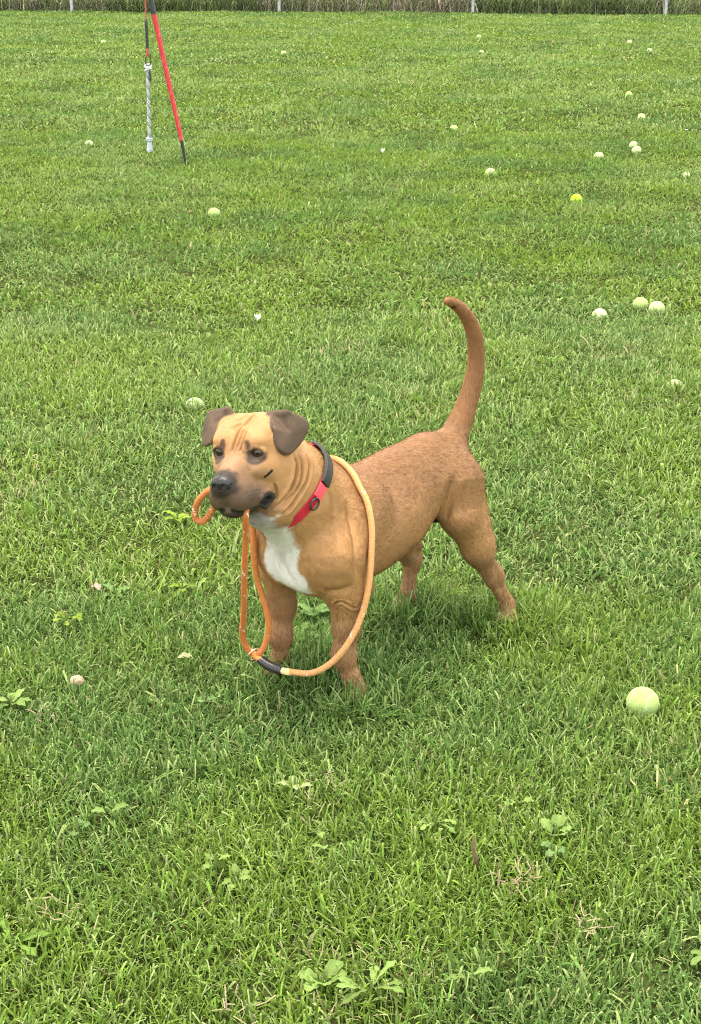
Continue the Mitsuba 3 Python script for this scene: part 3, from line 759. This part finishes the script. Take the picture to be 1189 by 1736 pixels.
# ---------------------------------------------------------------- the leash
def push_out(p, r):
    for _ in range(8):
        d = sdf(p); e = 1e-3
        g = np.stack([sdf(p + np.eye(3)[k] * e) - sdf(p - np.eye(3)[k] * e) for k in range(3)], 1) / (2 * e)
        p = p + unit(g) * np.maximum(r - d, 0)[:, None]
    return p
ROPE_R = .0065
LOOPS = dict(
    rope=[(.4700, .0500, .5000), (.4780, .0555, .4880), (.4750, .0500, .4650), (.458, .032, .430), (.430, -.002, .345), (.402, -.036, .255), (.372, -.072, .178), (.350, -.0955, .118), (.338, -.092, .092), (.330, -.0800, .0835)],
    rope_001=[(.330, -.0800, .0835), (.3265, -.0730, .0890), (.3200, -.0615, .115), (.3170, -.0550, .155), (.3220, -.0665, .2200), (.3340, -.0740, .2880), (.338, -.0720, .3600), (.325, -.0900, .4150), (.285, -.1060, .4500), (.235, -.1000, .4720),
              (.190, -.0600, .4860), (.176, -.0100, .4880), (.1830, .0420, .4800), (.1826, .0560, .4741), (.1875, .0770, .4586), (.1906, .0985, .4375), (.1968, .1150, .4122), (.2030, .1260, .3789), (.2120, .1330, .3440), (.2220, .1385, .3020), (.2300, .1390, .2600), (.2450, .1330, .2040), (.2720, .1230, .1550), (.2960, .0980, .1120), (.3120, .0680, .0880), (.3160, .0340, .0760), (.3170, .0060, .0700)],
)
LOOPS['rope_002'] = [(.4800, .0060, .4960), (.4980, .0020, .5120), (.509, -.0062, .5180), (.5147, -.0183, .5079), (.5186, -.0312, .4916), (.5191, -.0399, .4705), (.517, -.0398, .4532), (.5125, -.0318, .4492), (.5079, -.0201, .4581), (.5048, -.0097, .4742), (.5010, -.0010, .4882), (.4820, .0080, .4930)]
def rope_mesh(pts, seed, base, fleck_c, fleck=.05, r=ROPE_R, push=True):
    pts = np.array(pts)
    L = np.linalg.norm(np.diff(pts, axis=0), axis=1).sum()
    p = spline(pts, int(L / .0022))
    if push:
        q = push_out(p, r * .95); w = np.ones(len(p)); w[:12] = np.linspace(0, 1, 12) if push == 1 else 1
        p = p + (q - p) * w[:, None]
        for _ in range(3): p[1:-1] = (p[:-2] + 2 * p[1:-1] + p[2:]) / 4
    sides = 14
    v, f = tube(p, r, sides)
    i = np.repeat(np.arange(len(p)), sides); j = np.tile(np.arange(sides), len(p))
    u1, u2 = (i * .55 + j) % 4, (-i * .55 + j) % 4                         # two families of braided strands
    bump = .00035 * (np.cos(u1 * np.pi / 2) * np.cos(u2 * np.pi / 2))
    nrm = unit(v[:len(i)] - p[i])
    v[:len(i)] += nrm * bump[:, None]
    rr = np.random.default_rng(seed)
    cell = rr.random((len(p) // 3 + 2, sides))
    c = np.tile(base, (len(v), 1)) * np.exp(.16 * (npfbm(v * 160, 2, seed) - .5)[:, None] * 2)
    m = np.nonzero((((i * .5 + j) % sides) < .99) & (cell[i // 3, j] < fleck * 14))[0]
    c[m] = fleck_c
    c[:len(i)] *= (1 + 120 * bump)[:, None]
    return v, f, c
scene['mat_rope'] = dict(type='principled', base_color=ATTR, roughness=.7, specular=.25, sheen=.2)
LE = 'dog_leash'
tag(LE, 'orange slip leash looped round the dog and held in its mouth', 'leash')
ORANGE, LIT_ORANGE = np.array([.46, .150, .042]), np.array([.56, .285, .115])  # one rope in two tones: the paler one paints light on the arc
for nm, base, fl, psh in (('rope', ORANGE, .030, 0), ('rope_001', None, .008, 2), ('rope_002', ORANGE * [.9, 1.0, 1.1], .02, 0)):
    v, f, c = rope_mesh(LOOPS[nm], len(nm), LIT_ORANGE if base is None else base, np.array([.75, .68, .58]), fl, push=psh)
    if base is None:                                                       # its length by the mouth is the same deep orange, the rest painted paler as if lit
        t = sstep(-.02, .03, v[:, 1]); c *= lerp(ORANGE * [1.05, 1.15, 1.2] / LIT_ORANGE, np.ones(3), t)
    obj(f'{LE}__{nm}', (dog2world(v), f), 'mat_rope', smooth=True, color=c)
labels[LE + '__rope_001'] = dict(label='long orange bend of the leash over the dog shoulder, painted paler as if lit')
# black grip, its two orange ends, and the steel ring the leash runs through
g0, g1 = np.array([.3280, -.0700, .0760]), np.array([.3200, -.0140, .0660])
ax = unit(g1 - g0)
gp = np.array([g0 + (g1 - g0) * t for t in np.linspace(-.05, 1.0, 14)]); gp[:, 2] -= .004 * np.sin(np.linspace(0, np.pi, 14))
v, f = tube(gp, np.interp(np.linspace(0, 1, 14), [0, .08, .5, .92, 1], [.0085, .0100, .0108, .0100, .0082]), 14)
obj(f'{LE}__grip', (dog2world(v), f), 'mat_black_plastic', smooth=40)
v, f, c = rope_mesh([(.3170, .0080, .0700), (.3195, -.0080, .0670), (.3210, -.0180, .0670)], 5, np.array([.74, .56, .26]), np.array([.8, .7, .5]), .02, r=.0070, push=0)
obj(f'{LE}__ferrule', (dog2world(v), f), 'mat_rope', smooth=True, color=c)
v, f, c = rope_mesh([(.3285, -.0660, .0765), (.3300, -.0750, .0800), (.3320, -.0850, .0850)], 6, np.array([.66, .25, .07]), np.array([.8, .7, .5]), .02, r=.0072, push=0)
obj(f'{LE}__ferrule_001', (dog2world(v), f), 'mat_rope', smooth=True, color=c)
rc = np.array([.3330, -.0830, .0850]); e1 = unit(np.array([0, .35, 1.0])); e2 = unit(np.cross(e1, [.2, 1.0, -.3]))
rv, rf = tube(rc + np.cos(np.linspace(0, 2 * np.pi, 29))[:, None] * e1 * .0150 + np.sin(np.linspace(0, 2 * np.pi, 29))[:, None] * e2 * .0150, .0019, 8, False)
scene['mat_brass'] = dict(type='principled', base_color=rgb(.62, .50, .36), metallic=.9, roughness=.3)
obj(f'{LE}__ring', (dog2world(rv), rf), 'mat_brass', smooth=True)

# ---------------------------------------------------------------- tennis balls
BALL_LOOK = {'pale': ((.25, .36, .11), (.32, .42, .15)), 'bright': ((.27, .42, .018), (.33, .48, .030)), 'lime': ((.33, .41, .17), (.42, .48, .23)), 'white': ((.32, .40, .19), (.40, .46, .26))}
def felt_fn(a, b):
    def fn(p, n, uv):
        return mix(a, b, .6 * fbm(p.x * 70, p.y * 70, p.z * 70, 3) + .4 * noise(p.x * 600, p.y * 600, p.z * 600))
    return fn
for k_, (a, b) in BALL_LOOK.items():
    scene['mat_felt_' + k_] = dict(type='principled', base_color=proc(felt_fn(a, b)), roughness=.9, specular=.1, sheen=.6)
scene['mat_seam'] = dict(type='diffuse', reflectance=rgb(.46, .52, .34))
sph = trimesh.creation.icosphere(4)
sph_lo = trimesh.creation.icosphere(3)
def seam_pts(n=150):
    t = np.linspace(0, 2 * np.pi, n); a, b = .44 * np.pi, .0
    A_ = math.pi / 2 - (math.pi / 2 - .44) * np.cos(t); B_ = t / 2 + .44 * np.sin(2 * t) * 1.0
    A_, B_ = np.pi / 2 - (np.pi / 2 - .45) * np.cos(t * 1.0), None
    x = .75 * np.cos(t) + .25 * np.cos(3 * t); y = .75 * np.sin(t) - .25 * np.sin(3 * t); z = .866 * np.sin(2 * t)
    return unit(np.stack([x, y, z], 1))
SEAM = seam_pts()
rb = np.random.default_rng(3)
for i, (x, y, look, lab) in enumerate(BALLS):
    key = 'tennis_ball' + (f'_{i:03d}' if i else '')
    M = trimesh.transformations.random_rotation_matrix(rb.random(3))[:3, :3]
    if i == 0:                                                             # turned so that a bend of its seam is in view
        M = trimesh.geometry.align_vectors(SEAM[18], unit(np.array([.1, -.80, .60])))[:3, :3]
    s_ = sph if y < 7 else sph_lo
    v = s_.vertices; v = v * (.0333 + (.0004 * (npfbm(v * 40, 2, i) - .5) * 2)[:, None])
    c = np.array([x, y, float(ground_z(x, y)) + (.0265 if i == 0 else -.0030 if look == 'white' else .0120)])
    obj(key + '__felt', (v @ M.T + c, s_.faces), 'mat_felt_' + look, smooth=True)
    if y < 11:
        tv, tf = tube(SEAM * .0330, .0014 if i == 0 else .0010, 6, False)
        obj(key + '__seam', (tv @ M.T + c, tf), 'mat_seam', smooth=True)
    tag(key, lab, 'tennis ball', 'tennis balls scattered on the lawn')

# ---------------------------------------------------------------- the leaning red pole with the rope toy hung from it
POLE = [(-1.074, 10.130, -.06), (-1.078, 10.130, .012), (-1.104, 10.130, .188), (-1.172, 10.128, .556), (-1.234, 10.124, .900), (-1.290, 10.118, 1.23), (-1.318, 10.112, 1.42)]
pp = spline(POLE, 90)
def piece(z0, z1, r0, r1, sides=12):
    k = (pp[:, 2] >= z0 - .01) & (pp[:, 2] <= z1 + .01)
    return tube(pp[k], np.linspace(r0, r1, k.sum()), sides)
def scuff_fn(c0, c1, c2):
    def fn(p, n, uv):
        return mix(mix(c0, c1, fbm(p.x * 60, p.y * 60, p.z * 8, 3)), c2, smoothstep(.62, .72, fbm(p.x * 140, p.y * 140, p.z * 25, 3)) * .5)
    return fn
scene['mat_red_sleeve'] = dict(type='principled', base_color=proc(scuff_fn((.46, .028, .040), (.55, .045, .045), (.62, .22, .18))), roughness=.5, specular=.4)
scene['mat_black_tube'] = dict(type='principled', base_color=proc(scuff_fn((.020, .022, .022), (.035, .038, .036), (.09, .09, .085))), roughness=.45, specular=.4)
PO = 'spring_pole'
tag(PO, 'tall leaning red pole with black ends stuck in the lawn', 'pole')
obj(PO + '__sleeve', piece(.135, .925, .0135, .0170), 'mat_red_sleeve', smooth=40)
obj(PO + '__foot', piece(-.06, .140, .0060, .0112), 'mat_black_tube', smooth=40)
obj(PO + '__tip', piece(.920, 1.42, .0185, .0100), 'mat_black_tube', smooth=40)
tipp = pp[-1]
TX, TY = -1.2915, 10.112
TO = 'rope_toy'
tag(TO, 'white twisted rope tug toy hanging on a bungee beside the red pole', 'rope toy')
scene['mat_red_cord'] = dict(type='principled', base_color=rgb(.42, .06, .06), roughness=.6)
scene['mat_white_rope'] = dict(type='principled', base_color=ATTR, roughness=.8, specular=.2)
obj(TO + '__cord', tube([(tipp[0], TY, tipp[2] + .004), (tipp[0] + .004, TY, tipp[2] - .05), (TX + .006, TY, 1.05), (TX + .005, TY, .885)], .0042, 8), 'mat_red_cord', smooth=True)
bp = np.array([(TX + .005, TY, z) for z in np.linspace(.89, .70, 20)]); obj(TO + '__bungee', tube(bp, np.interp(np.linspace(0, 1, 20), [0, .1, .8, 1], [.006, .0095, .0095, .007]), 10), 'mat_black_tube', smooth=True)
obj(TO + '__binding', tube([(TX + .004, TY, .715), (TX + .003, TY, .665)], .0085, 10), 'mat_red_cord', smooth=True)
t_ = np.linspace(0, 2 * np.pi, 25); obj(TO + '__carabiner', tube(np.stack([TX + .006 + .0165 * np.cos(t_), TY + .004 * np.sin(t_), .640 + .036 * np.sin(t_)], 1), .0040, 7, False), 'mat_black_tube', smooth=True)
def twisted(z1, z0, R, r, turns, x0=TX, slant=0.0):
    parts, cols = [], []
    n = max(20, int(turns * 16)); z = np.linspace(z1, z0, n); a = np.linspace(0, turns * 2 * np.pi, n)
    for k_ in range(3):
        ph = a + k_ * 2 * np.pi / 3
        v, f = tube(np.stack([x0 + slant * (z1 - z) + R * np.cos(ph), TY + R * np.sin(ph), z], 1), r, 7)
        parts.append((v, f)); cols.append(np.tile([(.37, .40, .40), (.43, .45, .44), (.22, .25, .27)][k_], (len(v), 1)) * np.exp(.3 * (npfbm(v * 300, 2, k_) - .5))[:, None])
    v, f = join(parts); return (v, f), np.vstack(cols)
m_, c_ = twisted(.600, .150, .0055, .0062, 7.5, TX + .001, -.02); obj(TO + '__rope', m_, 'mat_white_rope', smooth=True, color=c_)
# the knot under the carabiner: a strand wound round twice
t_ = np.linspace(0, 5 * np.pi, 60); kv, kf = tube(np.stack([TX + .003 + .017 * np.cos(t_), TY + .015 * np.sin(t_), .575 + .0075 * t_ / np.pi + .006 * np.sin(t_ * 1.5)], 1), .0088, 8)
obj(TO + '__knot', (kv, kf), 'mat_white_rope', smooth=True, color=np.tile([.50, .52, .50], (len(kv), 1)) * np.exp(.4 * (npfbm(kv * 200, 2, 4) - .5))[:, None])
obj(TO + '__loop_end', tube([(TX + .014, TY - .012, .575), (TX + .018, TY - .016, .545), (TX + .017, TY - .016, .520)], .0065, 8), 'mat_black_tube', smooth=True)
t_ = np.linspace(0, 4 * np.pi, 50); kv, kf = tube(np.stack([TX - .010 + .0165 * np.cos(t_), TY + .0165 * np.sin(t_), .160 - .0045 * t_ / np.pi], 1), .0068, 8)
obj(TO + '__whipping', (kv, kf), 'mat_white_rope', smooth=True, color=np.tile([.34, .37, .40], (len(kv), 1)))
rt = np.random.default_rng(8); parts = []
for k_ in range(46):
    a = rt.random() * 6.283; r_ = .016 * math.sqrt(rt.random())
    p0 = np.array([TX - .010 + .6 * r_ * math.cos(a), TY + .6 * r_ * math.sin(a), .150]); p1 = np.array([TX - .010 + 1.15 * r_ * math.cos(a), TY + 1.15 * r_ * math.sin(a), .070 + rt.random() * .014])
    parts.append(tube([p0, (p0 + p1) / 2 + rt.normal(0, .001, 3), p1], .0030, 5))
v, f = join(parts); obj(TO + '__tassel', (v, f), 'mat_white_rope', smooth=True, color=np.tile([.50, .55, .58], (len(v), 1)) * np.exp(.3 * (npfbm(v * 150, 2, 9) - .5))[:, None])

# ---------------------------------------------------------------- fence and the rough ground behind it
def fence_y(x): return 25.97 - .090 * np.asarray(x)
FE = 'chain_link_fence'
tag(FE, 'galvanised chain link fence with round posts along the far edge of the lawn', 'fence')
prof = [(.0, -.3), (.030, -.3), (.030, 1.56), (.034, 1.565), (.034, 1.60), (.026, 1.625), (.012, 1.64), (0, 1.645)]
pv, pf = lathe(prof, 16)
for i, x in enumerate((-7.85, -4.564, -1.154, 1.960, 4.996, 8.25)):
    key = FE + '__post' + (f'_{i:03d}' if i else '')
    obj(key, (pv + [x, fence_y(x), 0], pf), 'mat_zinc', smooth=40)
xr = np.linspace(-8.6, 9.0, 30); obj(FE + '__top_rail', tube(np.stack([xr, fence_y(xr) - .052, np.full(30, 1.52)], 1), .020, 10), 'mat_zinc', smooth=True)
parts = []
pitch, nz = .072, 38
zz = np.arange(nz + 1) * (1.5 / nz) + .03
for k_ in range(int(16.6 / pitch)):
    x0 = -8.2 + k_ * pitch
    x = x0 + pitch / 2 * np.where(np.arange(nz + 1) % 2 == 0, -1, 1) * 1.04
    yy = fence_y(x) - .036 + .003 * np.where(np.arange(nz + 1) % 2 == 0, -1, 1)
    parts.append(tube(np.stack([x, yy, zz], 1), .0019, 3, False))
obj(FE + '__wire_mesh', join(parts), 'mat_wire'); labels[FE + '__wire_mesh'] = dict(kind='stuff')
# earth bank
bx, by = np.linspace(-40, 40, 200), np.r_[0, .15, .4, .8, 1.3, 2.0, 2.8, 3.8, 5, 8, 15, 60]
hz_ = np.array([0, .02, .10, .28, .50, .78, 1.0, 1.15, 1.25, 1.3, 1.3, 1.3])
BX, BI = np.meshgrid(bx, np.arange(len(by)), indexing='ij')
BYY = fence_y(np.clip(BX, -12, 12)) + .10 + by[BI]
BZ = hz_[BI] * (.75 + .5 * npfbm(np.stack([BX * .5, BYY * .5, BX * 0], -1), 3, 60)) + .07 * (npfbm(np.stack([BX * 3, BYY * 3, BX * 0], -1), 3, 61) - .5) * (hz_[BI] > .05) - .012
idx = np.arange(BX.size).reshape(BX.shape); q = np.stack([idx[:-1, :-1], idx[1:, :-1], idx[1:, 1:], idx[:-1, 1:]], -1).reshape(-1, 4)
obj('bank', (np.stack([BX, BYY, BZ], -1).reshape(-1, 3), np.vstack([q[:, [0, 1, 2]], q[:, [0, 2, 3]]])), 'mat_bank', smooth=True)
tag('bank', 'low brown earth bank behind the fence', kind='structure')
def rough(n, xs, length, width, colours, seed, lean=.35, depth=(.02, .9)):
    r = np.random.default_rng(seed)
    x = xs(r, n); d = r.uniform(*depth, n) ** 1.0
    y = fence_y(x) + d
    z = np.interp(d - .10, by, hz_) * .9 - .02
    az = r.uniform(0, 2 * np.pi, n); L = length * np.exp(r.normal(0, .35, n)); W = width * np.exp(r.normal(0, .3, n))
    h = np.stack([np.cos(az), np.sin(az), np.zeros(n)], 1); side = np.stack([-np.sin(az), np.cos(az), np.zeros(n)], 1) * (W / 2)[:, None]
    t0 = np.abs(r.normal(lean, .25, n)); P = np.stack([x, y, np.maximum(z, 0)], 1); rows = []
    for i in range(4):
        rows.append(np.stack([P - side * [1, .9, .7, .2][i], P + side * [1, .9, .7, .2][i]], 1))
        th = t0 + .5 * i * np.abs(r.normal(.6, .4, n)); P = P + (h * np.sin(th)[:, None] + np.array([0, 0, 1.0]) * np.cos(th)[:, None]) * (L / 3)[:, None]
    V = np.stack(rows, 1); f = []
    for i in range(3): a = 2 * i; f += [[a, a + 1, a + 3], [a, a + 3, a + 2]]
    F = (np.array(f)[None] + (np.arange(n) * 8)[:, None, None]).reshape(-1, 3)
    cl = np.array(colours); c = cl[r.integers(0, len(cl), n)] * np.exp(r.normal(0, .3, n))[:, None]
    return V.reshape(-1, 3), F, np.repeat(c, 8, 0)
def zone(bands):
    def xs(r, n):
        w = np.array([b[2] * (b[1] - b[0]) for b in bands]); k = r.choice(len(bands), n, p=w / w.sum()); b = np.array(bands)
        return b[k, 0] + r.random(n) * (b[k, 1] - b[k, 0])
    return xs
v, f, c = rough(15000, zone([(-8.5, -4.0, 1.0), (-4.0, -1.5, 2.6), (-1.5, .6, .8), (.6, 2.0, .5), (2.0, 4.6, 2.4), (4.6, 8.5, 1.0)]), .34, .013, [(.17, .24, .07), (.11, .17, .05), (.25, .30, .12), (.08, .12, .04)], 71)
obj('tall_grass', (v, f), 'mat_grass', color=c); tag('tall_grass', 'unmown green grass and weeds growing along the fence', 'grass', kind='stuff')
v, f, c = rough(11000, zone([(-8.5, -4.0, 1.6), (-4.0, -1.8, .5), (-1.8, .8, 1.6), (.8, 2.2, 2.2), (2.2, 8.5, .8)]), .38, .010, [(.33, .29, .22), (.26, .23, .18), (.40, .36, .28), (.18, .15, .11), (.28, .22, .18)], 72, .5, (.02, 1.5))
obj('dry_grass', (v, f), 'mat_straw', color=c); tag('dry_grass', 'dead brown grass stalks tangled behind the fence', 'dry grass', kind='stuff')

# ---------------------------------------------------------------- weeds, dead leaves and bits in the turf
def leaf_mesh(L, W, fold, droop, az, tilt, base, kind='oval', r=None, wav=.0):
    """A single leaf blade: 9 stations along a bent midrib, 5 points across; (vertices, faces)."""
    n = 9; s = np.linspace(0, 1, n)
    if kind == 'oval': w = np.sin(np.pi * np.clip(s, 0.02, .98) ** .85) ** .75
    elif kind == 'round': w = np.sqrt(np.clip(1 - (2 * np.clip((s - .16) / .84, 0, 1) - 1) ** 2, .02, 1)) * (s > .1) + .05
    else: w = np.interp(s, [0, .3, .4, .55, .62, .8, 1], [.12, .35, .28, .7, .55, 1, .05])       # dandelion, toothed
    up = np.array([0, 0, 1.0]); h = np.array([math.cos(az), math.sin(az), 0]); sd = np.array([-math.sin(az), math.cos(az), 0])
    P = np.array(base, float); rows = []
    for i in range(n):
        th = tilt - droop * s[i]
        d = h * math.cos(th) + up * math.sin(th); nn = -h * math.sin(th) + up * math.cos(th)
        for k_ in (-1, -.5, 0, .5, 1):
            wv = wav * math.sin(i * 2.1 + k_ * 2.0)
            rows.append(P + sd * (k_ * w[i] * W / 2) + nn * (abs(k_) * fold * W * w[i] + wv * abs(k_)))
        P = P + d * (L / (n - 1))
    v = np.array(rows); i, j = np.meshgrid(np.arange(n - 1), np.arange(4), indexing='ij')
    q = np.stack([i * 5 + j, (i + 1) * 5 + j, (i + 1) * 5 + j + 1, i * 5 + j + 1], -1).reshape(-1, 4)
    return v, np.vstack([q[:, [0, 1, 2]], q[:, [0, 2, 3]]])
rw = np.random.default_rng(21)
def leaf_obj(key, m, colour, mat='mat_leaf'):
    v, f = m
    rib = np.tile([.0, .0, .35, .0, .0], len(v) // 5)
    c = np.array(colour) * np.exp(.35 * (npfbm(v * 160, 2, 6) - .5))[:, None] * (1 + .5 * rib)[:, None]
    obj(key, m, mat, smooth=True, color=np.clip(c, 0, .9))
WEED_N = [0]
def weed(x, y, n, L, W, kind, colour, label, h0=.012, tilt=(.15, .70), az0=None, spread=6.283, fold=.12, group='broad-leaved weeds in the lawn'):
    key = 'weed' + (f'_{WEED_N[0]:03d}' if WEED_N[0] else ''); WEED_N[0] += 1
    g = float(ground_z(x, y))
    for k_ in range(n):
        az = (rw.random() * 6.283 if az0 is None else az0 + (k_ / max(n - 1, 1) - .5) * spread) + rw.normal(0, .2) if az0 is not None else (k_ / n * 6.283 + rw.normal(0, .35))
        l = .60 * L * rw.uniform(.75, 1.2); t = rw.uniform(*tilt)
        b = (x + .006 * math.cos(az), y + .006 * math.sin(az), g + h0 * .7 + rw.uniform(0, .018))
        m = leaf_mesh(l, W * .66 * rw.uniform(.8, 1.15), fold, rw.uniform(.4, 1.1), az, t, b, kind, wav=.002)
        leaf_obj(key + '__leaf' + (f'_{k_:03d}' if k_ else ''), m, np.array(colour) * math.exp(rw.normal(0, .12)))
    if n > 2:
        obj(key + '__stem', tube([(x, y, g - .01), (x, y, g + h0 + .02)], .0025, 6), dict(type='diffuse', reflectance=rgb(.14, .2, .06)), smooth=True)
    tag(key, label, 'weed', group)
LG, MG, YG, GG = (.20, .30, .085), (.15, .25, .055), (.20, .28, .045), (.15, .25, .085)
weed(-.040, 1.893, 5, .055, .036, 'round', LG, 'broad pale round-leaved weed at the bottom edge, left of centre', .020, (.5, 1.1))
weed(-.190, 2.150, 7, .042, .022, 'oval', LG, 'cluster of small pale leaves in the grass below the dog, left of centre', .018)
weed(-.428, 2.335, 2, .050, .026, 'oval', LG, 'single folded pale leaf poking up at the lower left', .028, (.2, .7))
weed(-.480, 2.306, 3, .030, .024, 'round', GG, 'little round green leaves left of the folded pale leaf', .022)
weed(-.102, 2.440, 4, .048, .024, 'oval', (.34, .40, .19), 'crumpled pale leaves in the grass below the dog forelegs', .022, (.0, .7))
weed(-.045, 2.250, 4, .034, .022, 'round', LG, 'pale round leaves right of the small leaf cluster below the dog', .024)
weed(-.228, 2.194, 3, .034, .018, 'oval', LG, 'three small light leaves above the leaf cluster at lower left', .022)
weed(-.525, 1.975, 8, .085, .026, 'dandelion', MG, 'large weed with toothed leaves at the lower left edge', .014)
weed(-.690, 2.760, 6, .070, .028, 'oval', LG, 'light green leafy weed at the left edge level with the dog paws', .018)
weed(.150, 2.315, 6, .060, .022, 'dandelion', LG, 'pale toothed-leaf weed below and right of the dog front paw', .020)
weed(.357, 2.285, 5, .052, .038, 'round', LG, 'round-leaved pale weed at lower right below the largest ball', .022, (.4, 1.1))
weed(.345, 2.225, 5, .034, .026, 'round', GG, 'low patch of small round leaves just below the round-leaved weed', .020)
weed(.303, 2.379, 2, .042, .024, 'round', LG, 'lone light leaf between the front paw and the round-leaved weed', .030)
weed(.180, 1.892, 2, .052, .020, 'oval', LG, 'single light strap-like leaf near the bottom edge, right of centre', .030, (.1, .5))
weed(.031, 1.872, 7, .085, .026, 'dandelion', LG, 'dandelion-like weed at the bottom edge, centre', .018)
weed(-.085, 3.180, 9, .075, .040, 'oval', GG, 'broad grey-green leaves on the ground behind the dog front legs', .016, (.2, .8))
weed(-.112, 3.090, 5, .060, .034, 'oval', GG, 'smaller grey-green leaves between the dog front legs', .016, (.2, .7))
weed(-.366, 3.290, 2, .060, .034, 'oval', LG, 'tall stalked light leaf left of the dog chest', .040, (.7, 1.2))
weed(-.400, 3.330, 5, .045, .028, 'round', YG, 'yellowish leaves left of the hanging leash', .020)
weed(-.459, 3.780, 6, .055, .026, 'oval', YG, 'yellow-green leafy weed left of the dog muzzle', .018)
weed(-.643, 3.150, 6, .055, .026, 'dandelion', YG, 'yellow-green weed at far left in front of the dead leaf', .018)
weed(-.560, 3.310, 8, .060, .030, 'oval', GG, 'dark patch of broad leaves beside the dead leaf at far left', .014, (.1, .6))
weed(-.300, 2.760, 3, .040, .026, 'round', GG, 'small round leaves left of the leash ring', .026)
weed(-.746, 5.060, 3, .045, .036, 'round', LG, 'round light leaf patch left of the ball above the dog ear', .024)
weed(-.230, 5.700, 5, .060, .020, 'dandelion', LG, 'small toothed weed on the lawn above the dog head', .020)
weed(.740, 5.300, 6, .070, .030, 'oval', MG, 'darker leafy weed right of the dog tail', .018)
weed(.560, 1.950, 5, .055, .024, 'dandelion', LG, 'light toothed weed near the bottom right corner', .018)

def bit(key, m, colour, label, cat, mat='mat_straw'):
    leaf_obj(key, m, colour, mat); tag(key, label, cat)
bit('dead_leaf', leaf_mesh(.034, .022, .25, 1.4, 2.6, .6, (-.590, 3.300, .030), 'oval', wav=.004), (.30, .22, .17), 'dry pinkish dead leaf lying in the weeds at far left', 'dead leaf')
bit('dead_leaf_001', leaf_mesh(.036, .022, .30, .6, 3.5, .5, (-.335, 2.935, .034), 'oval', wav=.002), (.26, .28, .15), 'pale folded dead leaf standing in the grass left of the leash grip', 'dead leaf')
bit('paper_scrap', leaf_mesh(.034, .026, .35, 1.8, 1.9, 1.2, (-.362, 5.860, .030), 'oval', wav=.006), (.36, .37, .30), 'crumpled whitish scrap in the grass above the dog head', 'scrap')
bit('paper_scrap_001', leaf_mesh(.035, .022, .3, 1.2, 1.2, 1.2, (.213, 10.330, .035), 'oval', wav=.004), (.45, .48, .40), 'tiny whitish scrap on the middle of the lawn', 'scrap')
sv = trimesh.creation.icosphere(3); v = sv.vertices * [.015, .012, .012]; v = v + sv.vertices * (.004 * (npfbm(sv.vertices * 2.2, 3, 2) - .5))[:, None]
scene['mat_stone'] = dict(type='diffuse', reflectance=proc(lambda p, n, uv: mix((.30, .23, .15), (.46, .37, .25), fbm(p.x * 200, p.y * 200, p.z * 200, 3))))
obj('pebble', (v + [-.569, 2.842, .030], sv.faces), 'mat_stone', smooth=True); tag('pebble', 'rounded tan stone half hidden in the grass at the left', 'stone')
# a thin white flower on its stalk by the right edge
obj('white_flower__stem', tube([(2.345, 10.86, 0), (2.338, 10.86, .06), (2.330, 10.86, .115)], .0022, 5), dict(type='diffuse', reflectance=rgb(.2, .28, .1)), smooth=True)
pet = [leaf_mesh(.014, .010, .1, .4, a, .3, (2.330, 10.86, .114), 'oval') for a in np.linspace(0, 6.283, 8)[:-1]]
for k_, m in enumerate(pet): leaf_obj('white_flower__petal' + (f'_{k_:03d}' if k_ else ''), m, (.78, .78, .72), 'mat_straw')
tag('white_flower', 'single white flower on a thin stalk at the right edge of the lawn', 'flower')
# dead stalk and straw tufts
def strawbits(n, x, y, rad, L, W, seed, flat=.5):
    r = np.random.default_rng(seed); parts = []
    for _ in range(n):
        a = r.random() * 6.283; d = rad * math.sqrt(r.random()); z = r.uniform(.012, .045)
        p = np.array([x + d * math.cos(a), y + d * math.sin(a), z]); az = r.random() * 6.283; t = r.normal(.45, flat); l = L * r.uniform(.5, 1.3)
        e = np.array([math.cos(az) * math.cos(t), math.sin(az) * math.cos(t), abs(math.sin(t))])
        parts.append(tube([p, p + e * l * .5 + r.normal(0, .003, 3), p + e * l], W * r.uniform(.6, 1.3), 4))
    return join(parts)
ms, mc = [], []
for i, (n, x, y, rad, L, c) in enumerate([(26, .275, 2.115, .045, .055, (.50, .41, .24)), (14, .375, 2.000, .025, .045, (.55, .46, .28)), (16, -.470, 2.060, .04, .055, (.50, .42, .25)), (18, -.060, 2.420, .045, .05, (.50, .44, .27)), (12, -.615, 2.690, .03, .05, (.52, .40, .30)), (16, -.150, 1.790, .05, .06, (.55, .47, .29))]):
    m = strawbits(n, x, y, rad, L * .5, .0009, 90 + i); ms.append(m); mc.append(np.tile(np.array(c) * .6, (len(m[0]), 1)) * np.exp(.9 * (npfbm(m[0] * 120, 2, i) - .5))[:, None])
obj('dry_straw', join(ms), 'mat_straw', color=np.vstack(mc)); tag('dry_straw', 'loose bits of dry straw lying in the turf', 'straw', kind='stuff')
v, f = tube([(.214, 2.205, .0), (.212, 2.195, .03), (.206, 2.186, .058), (.205, 2.185, .085)], [.0035, .0042, .0035, .002], 7)
obj('dead_stalk', (v, f), 'mat_straw', smooth=True, color=np.tile([.22, .15, .09], (len(v), 1))); tag('dead_stalk', 'short brown dead stalk standing in the grass at lower right', 'stalk')
